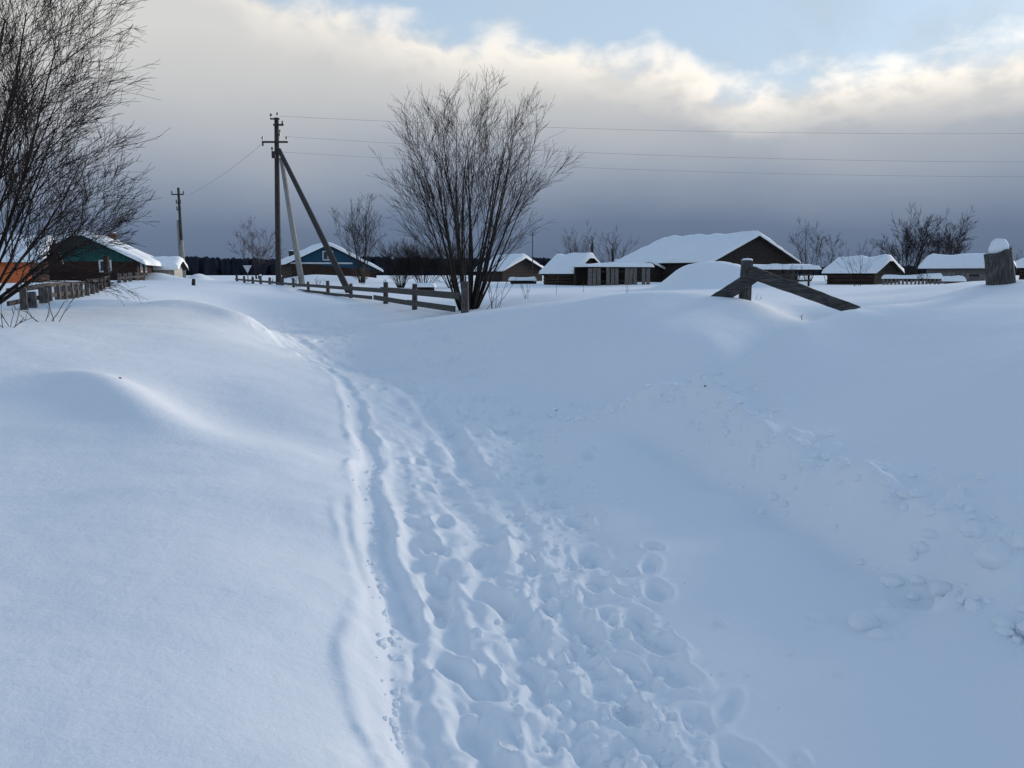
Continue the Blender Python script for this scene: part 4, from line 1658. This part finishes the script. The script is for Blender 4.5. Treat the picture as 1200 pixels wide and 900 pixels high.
# clods of snow broken off the ploughed bank and kicked up on the path
def clod_mesh(m, c, r, rg, sub=1):
    t = (1 + 5 ** .5) / 2
    vs = [(-1, t, 0), (1, t, 0), (-1, -t, 0), (1, -t, 0), (0, -1, t), (0, 1, t), (0, -1, -t), (0, 1, -t), (t, 0, -1), (t, 0, 1), (-t, 0, -1), (-t, 0, 1)]
    fs = [(0, 11, 5), (0, 5, 1), (0, 1, 7), (0, 7, 10), (0, 10, 11), (1, 5, 9), (5, 11, 4), (11, 10, 2), (10, 7, 6), (7, 1, 8), (3, 9, 4), (3, 4, 2), (3, 2, 6), (3, 6, 8), (3, 8, 9), (4, 9, 5), (2, 4, 11), (6, 2, 10), (8, 6, 7), (9, 8, 1)]
    vs = [Vector(v).normalized() for v in vs]
    for _ in range(sub):
        cache, nf = {}, []

        def mid(a, b):
            k = (min(a, b), max(a, b))
            if k not in cache:
                cache[k] = len(vs)
                vs.append(((vs[a] + vs[b]) / 2).normalized())
            return cache[k]
        for a, b, d in fs:
            e, f, g_ = mid(a, b), mid(b, d), mid(d, a)
            nf += [(a, e, g_), (b, f, e), (d, g_, f), (e, f, g_)]
        fs = nf
    sx, sy, sz = rg.uniform(.8, 1.3), rg.uniform(.8, 1.2), rg.uniform(.6, .9)
    rot = Matrix.Rotation(rg.uniform(0, 6.3), 3, 'Z')
    out = []
    for v in vs:
        k = r * rg.uniform(.76, 1.16)
        q = rot @ Vector((v.x * sx * k, v.y * sy * k, v.z * sz * k))
        out.append((c[0] + q.x, c[1] + q.y, c[2] + q.z))
    m.add(out, fs)


rg = random.Random(77)
m = MB()
spots = []
for k in range(260):
    j = rg.uniform(.06, .97) * (len(BERM) - 1)
    a = BERM[int(j)]
    spots.append((a[0] + rg.gauss(-.02, .16), a[1] + rg.gauss(-.02, .18), rg.choice([.012, .016, .02, .028, .04]) * rg.uniform(.7, 1.3)))
for k in range(420):
    py = rg.uniform(480, 890)
    c0 = 600 + (py - 480) * .40
    px = rg.gauss(c0, 30 + (py - 470) * .13) if rg.random() < .7 else rg.gauss(425 + (py - 480) * .11, 9)
    p = atz(px, py, .02)
    spots.append((p.x, p.y, rg.choice([.006, .008, .011, .016]) * rg.uniform(.7, 1.3)))
xa, ya = np.array([q[0] for q in spots]), np.array([q[1] for q in spots])
za = base_h(xa, ya) + detail_h(xa, ya)
for (x, y, r), z in zip(spots, za):
    clod_mesh(m, (x, y, float(z) + r * .22), r, rg, 0 if r < .009 else 1)
o = m.build('snow_crumbs', M['snow_roof'], None, False)
tag(o, 'loose crumbs and small clods of snow along the path and ploughed bank', 'snow', kind='stuff')
for px, py, z, r, lab in [(1012, 716, .02, .075, 'round snow clod lying on the smooth snow below the right bank'), (1165, 688, .12, .085, 'large snow lump at the foot of the right bank near the frame edge'),
                          (585, 490, .07, .10, 'rounded snow lump in the middle of the street'), (945, 560, .2, .06, 'snow clod on the broken edge of the right bank below its crest'),
                          (1105, 665, .12, .06, 'snow clod lying left of the large lump at the right bank foot')]:
    m = MB()
    clod_mesh(m, (0, 0, 0), r, rg, 1)
    p = atz(px, py, z)
    o = m.build('snow_clod', M['snow_roof'], None, True)
    o.location = (p.x, p.y, gz(p.x, p.y) + r * .3)
    tag(o, lab, 'snow clod', 'snow clods')

# dark scraps on the snow
for i, (px, py, z, lab) in enumerate([(826, 468, .38, 'tiny dark scrap on the crest of the ploughed bank'), (644, 811, .01, 'dark crumb of dirt in the trodden path'), (142, 461, .56, 'tiny bark chip on the left drift crest'),
                                      (652, 470, .12, 'tiny dark scrap at the edge of the bank foot'), (576, 466, .09, 'dark speck on the snow left of the clods')]):
    p = atz(px, py, z)
    g = gz(p.x, p.y)
    m = MB()
    rg = random.Random(i)
    s = .011
    m.add([(rg.uniform(.6, 1.2) * s * x, rg.uniform(.6, 1.2) * s * y, rg.uniform(.6, 1.2) * s * zc * .8) for x, y, zc in ((-1, -1, -.6), (1, -1, -.6), (1, 1, -.6), (-1, 1, -.6), (-.6, -.6, 1), (.7, -.5, .8), (.5, .7, 1), (-.6, .6, .7))],
          [(0, 3, 2, 1), (4, 5, 6, 7), (0, 1, 5, 4), (1, 2, 6, 5), (2, 3, 7, 6), (3, 0, 4, 7)])
    o = m.build('debris', M['debris'])
    o.location = (p.x, p.y, g + .004)
    tag(o, lab, 'debris', 'dark scraps on the snow')
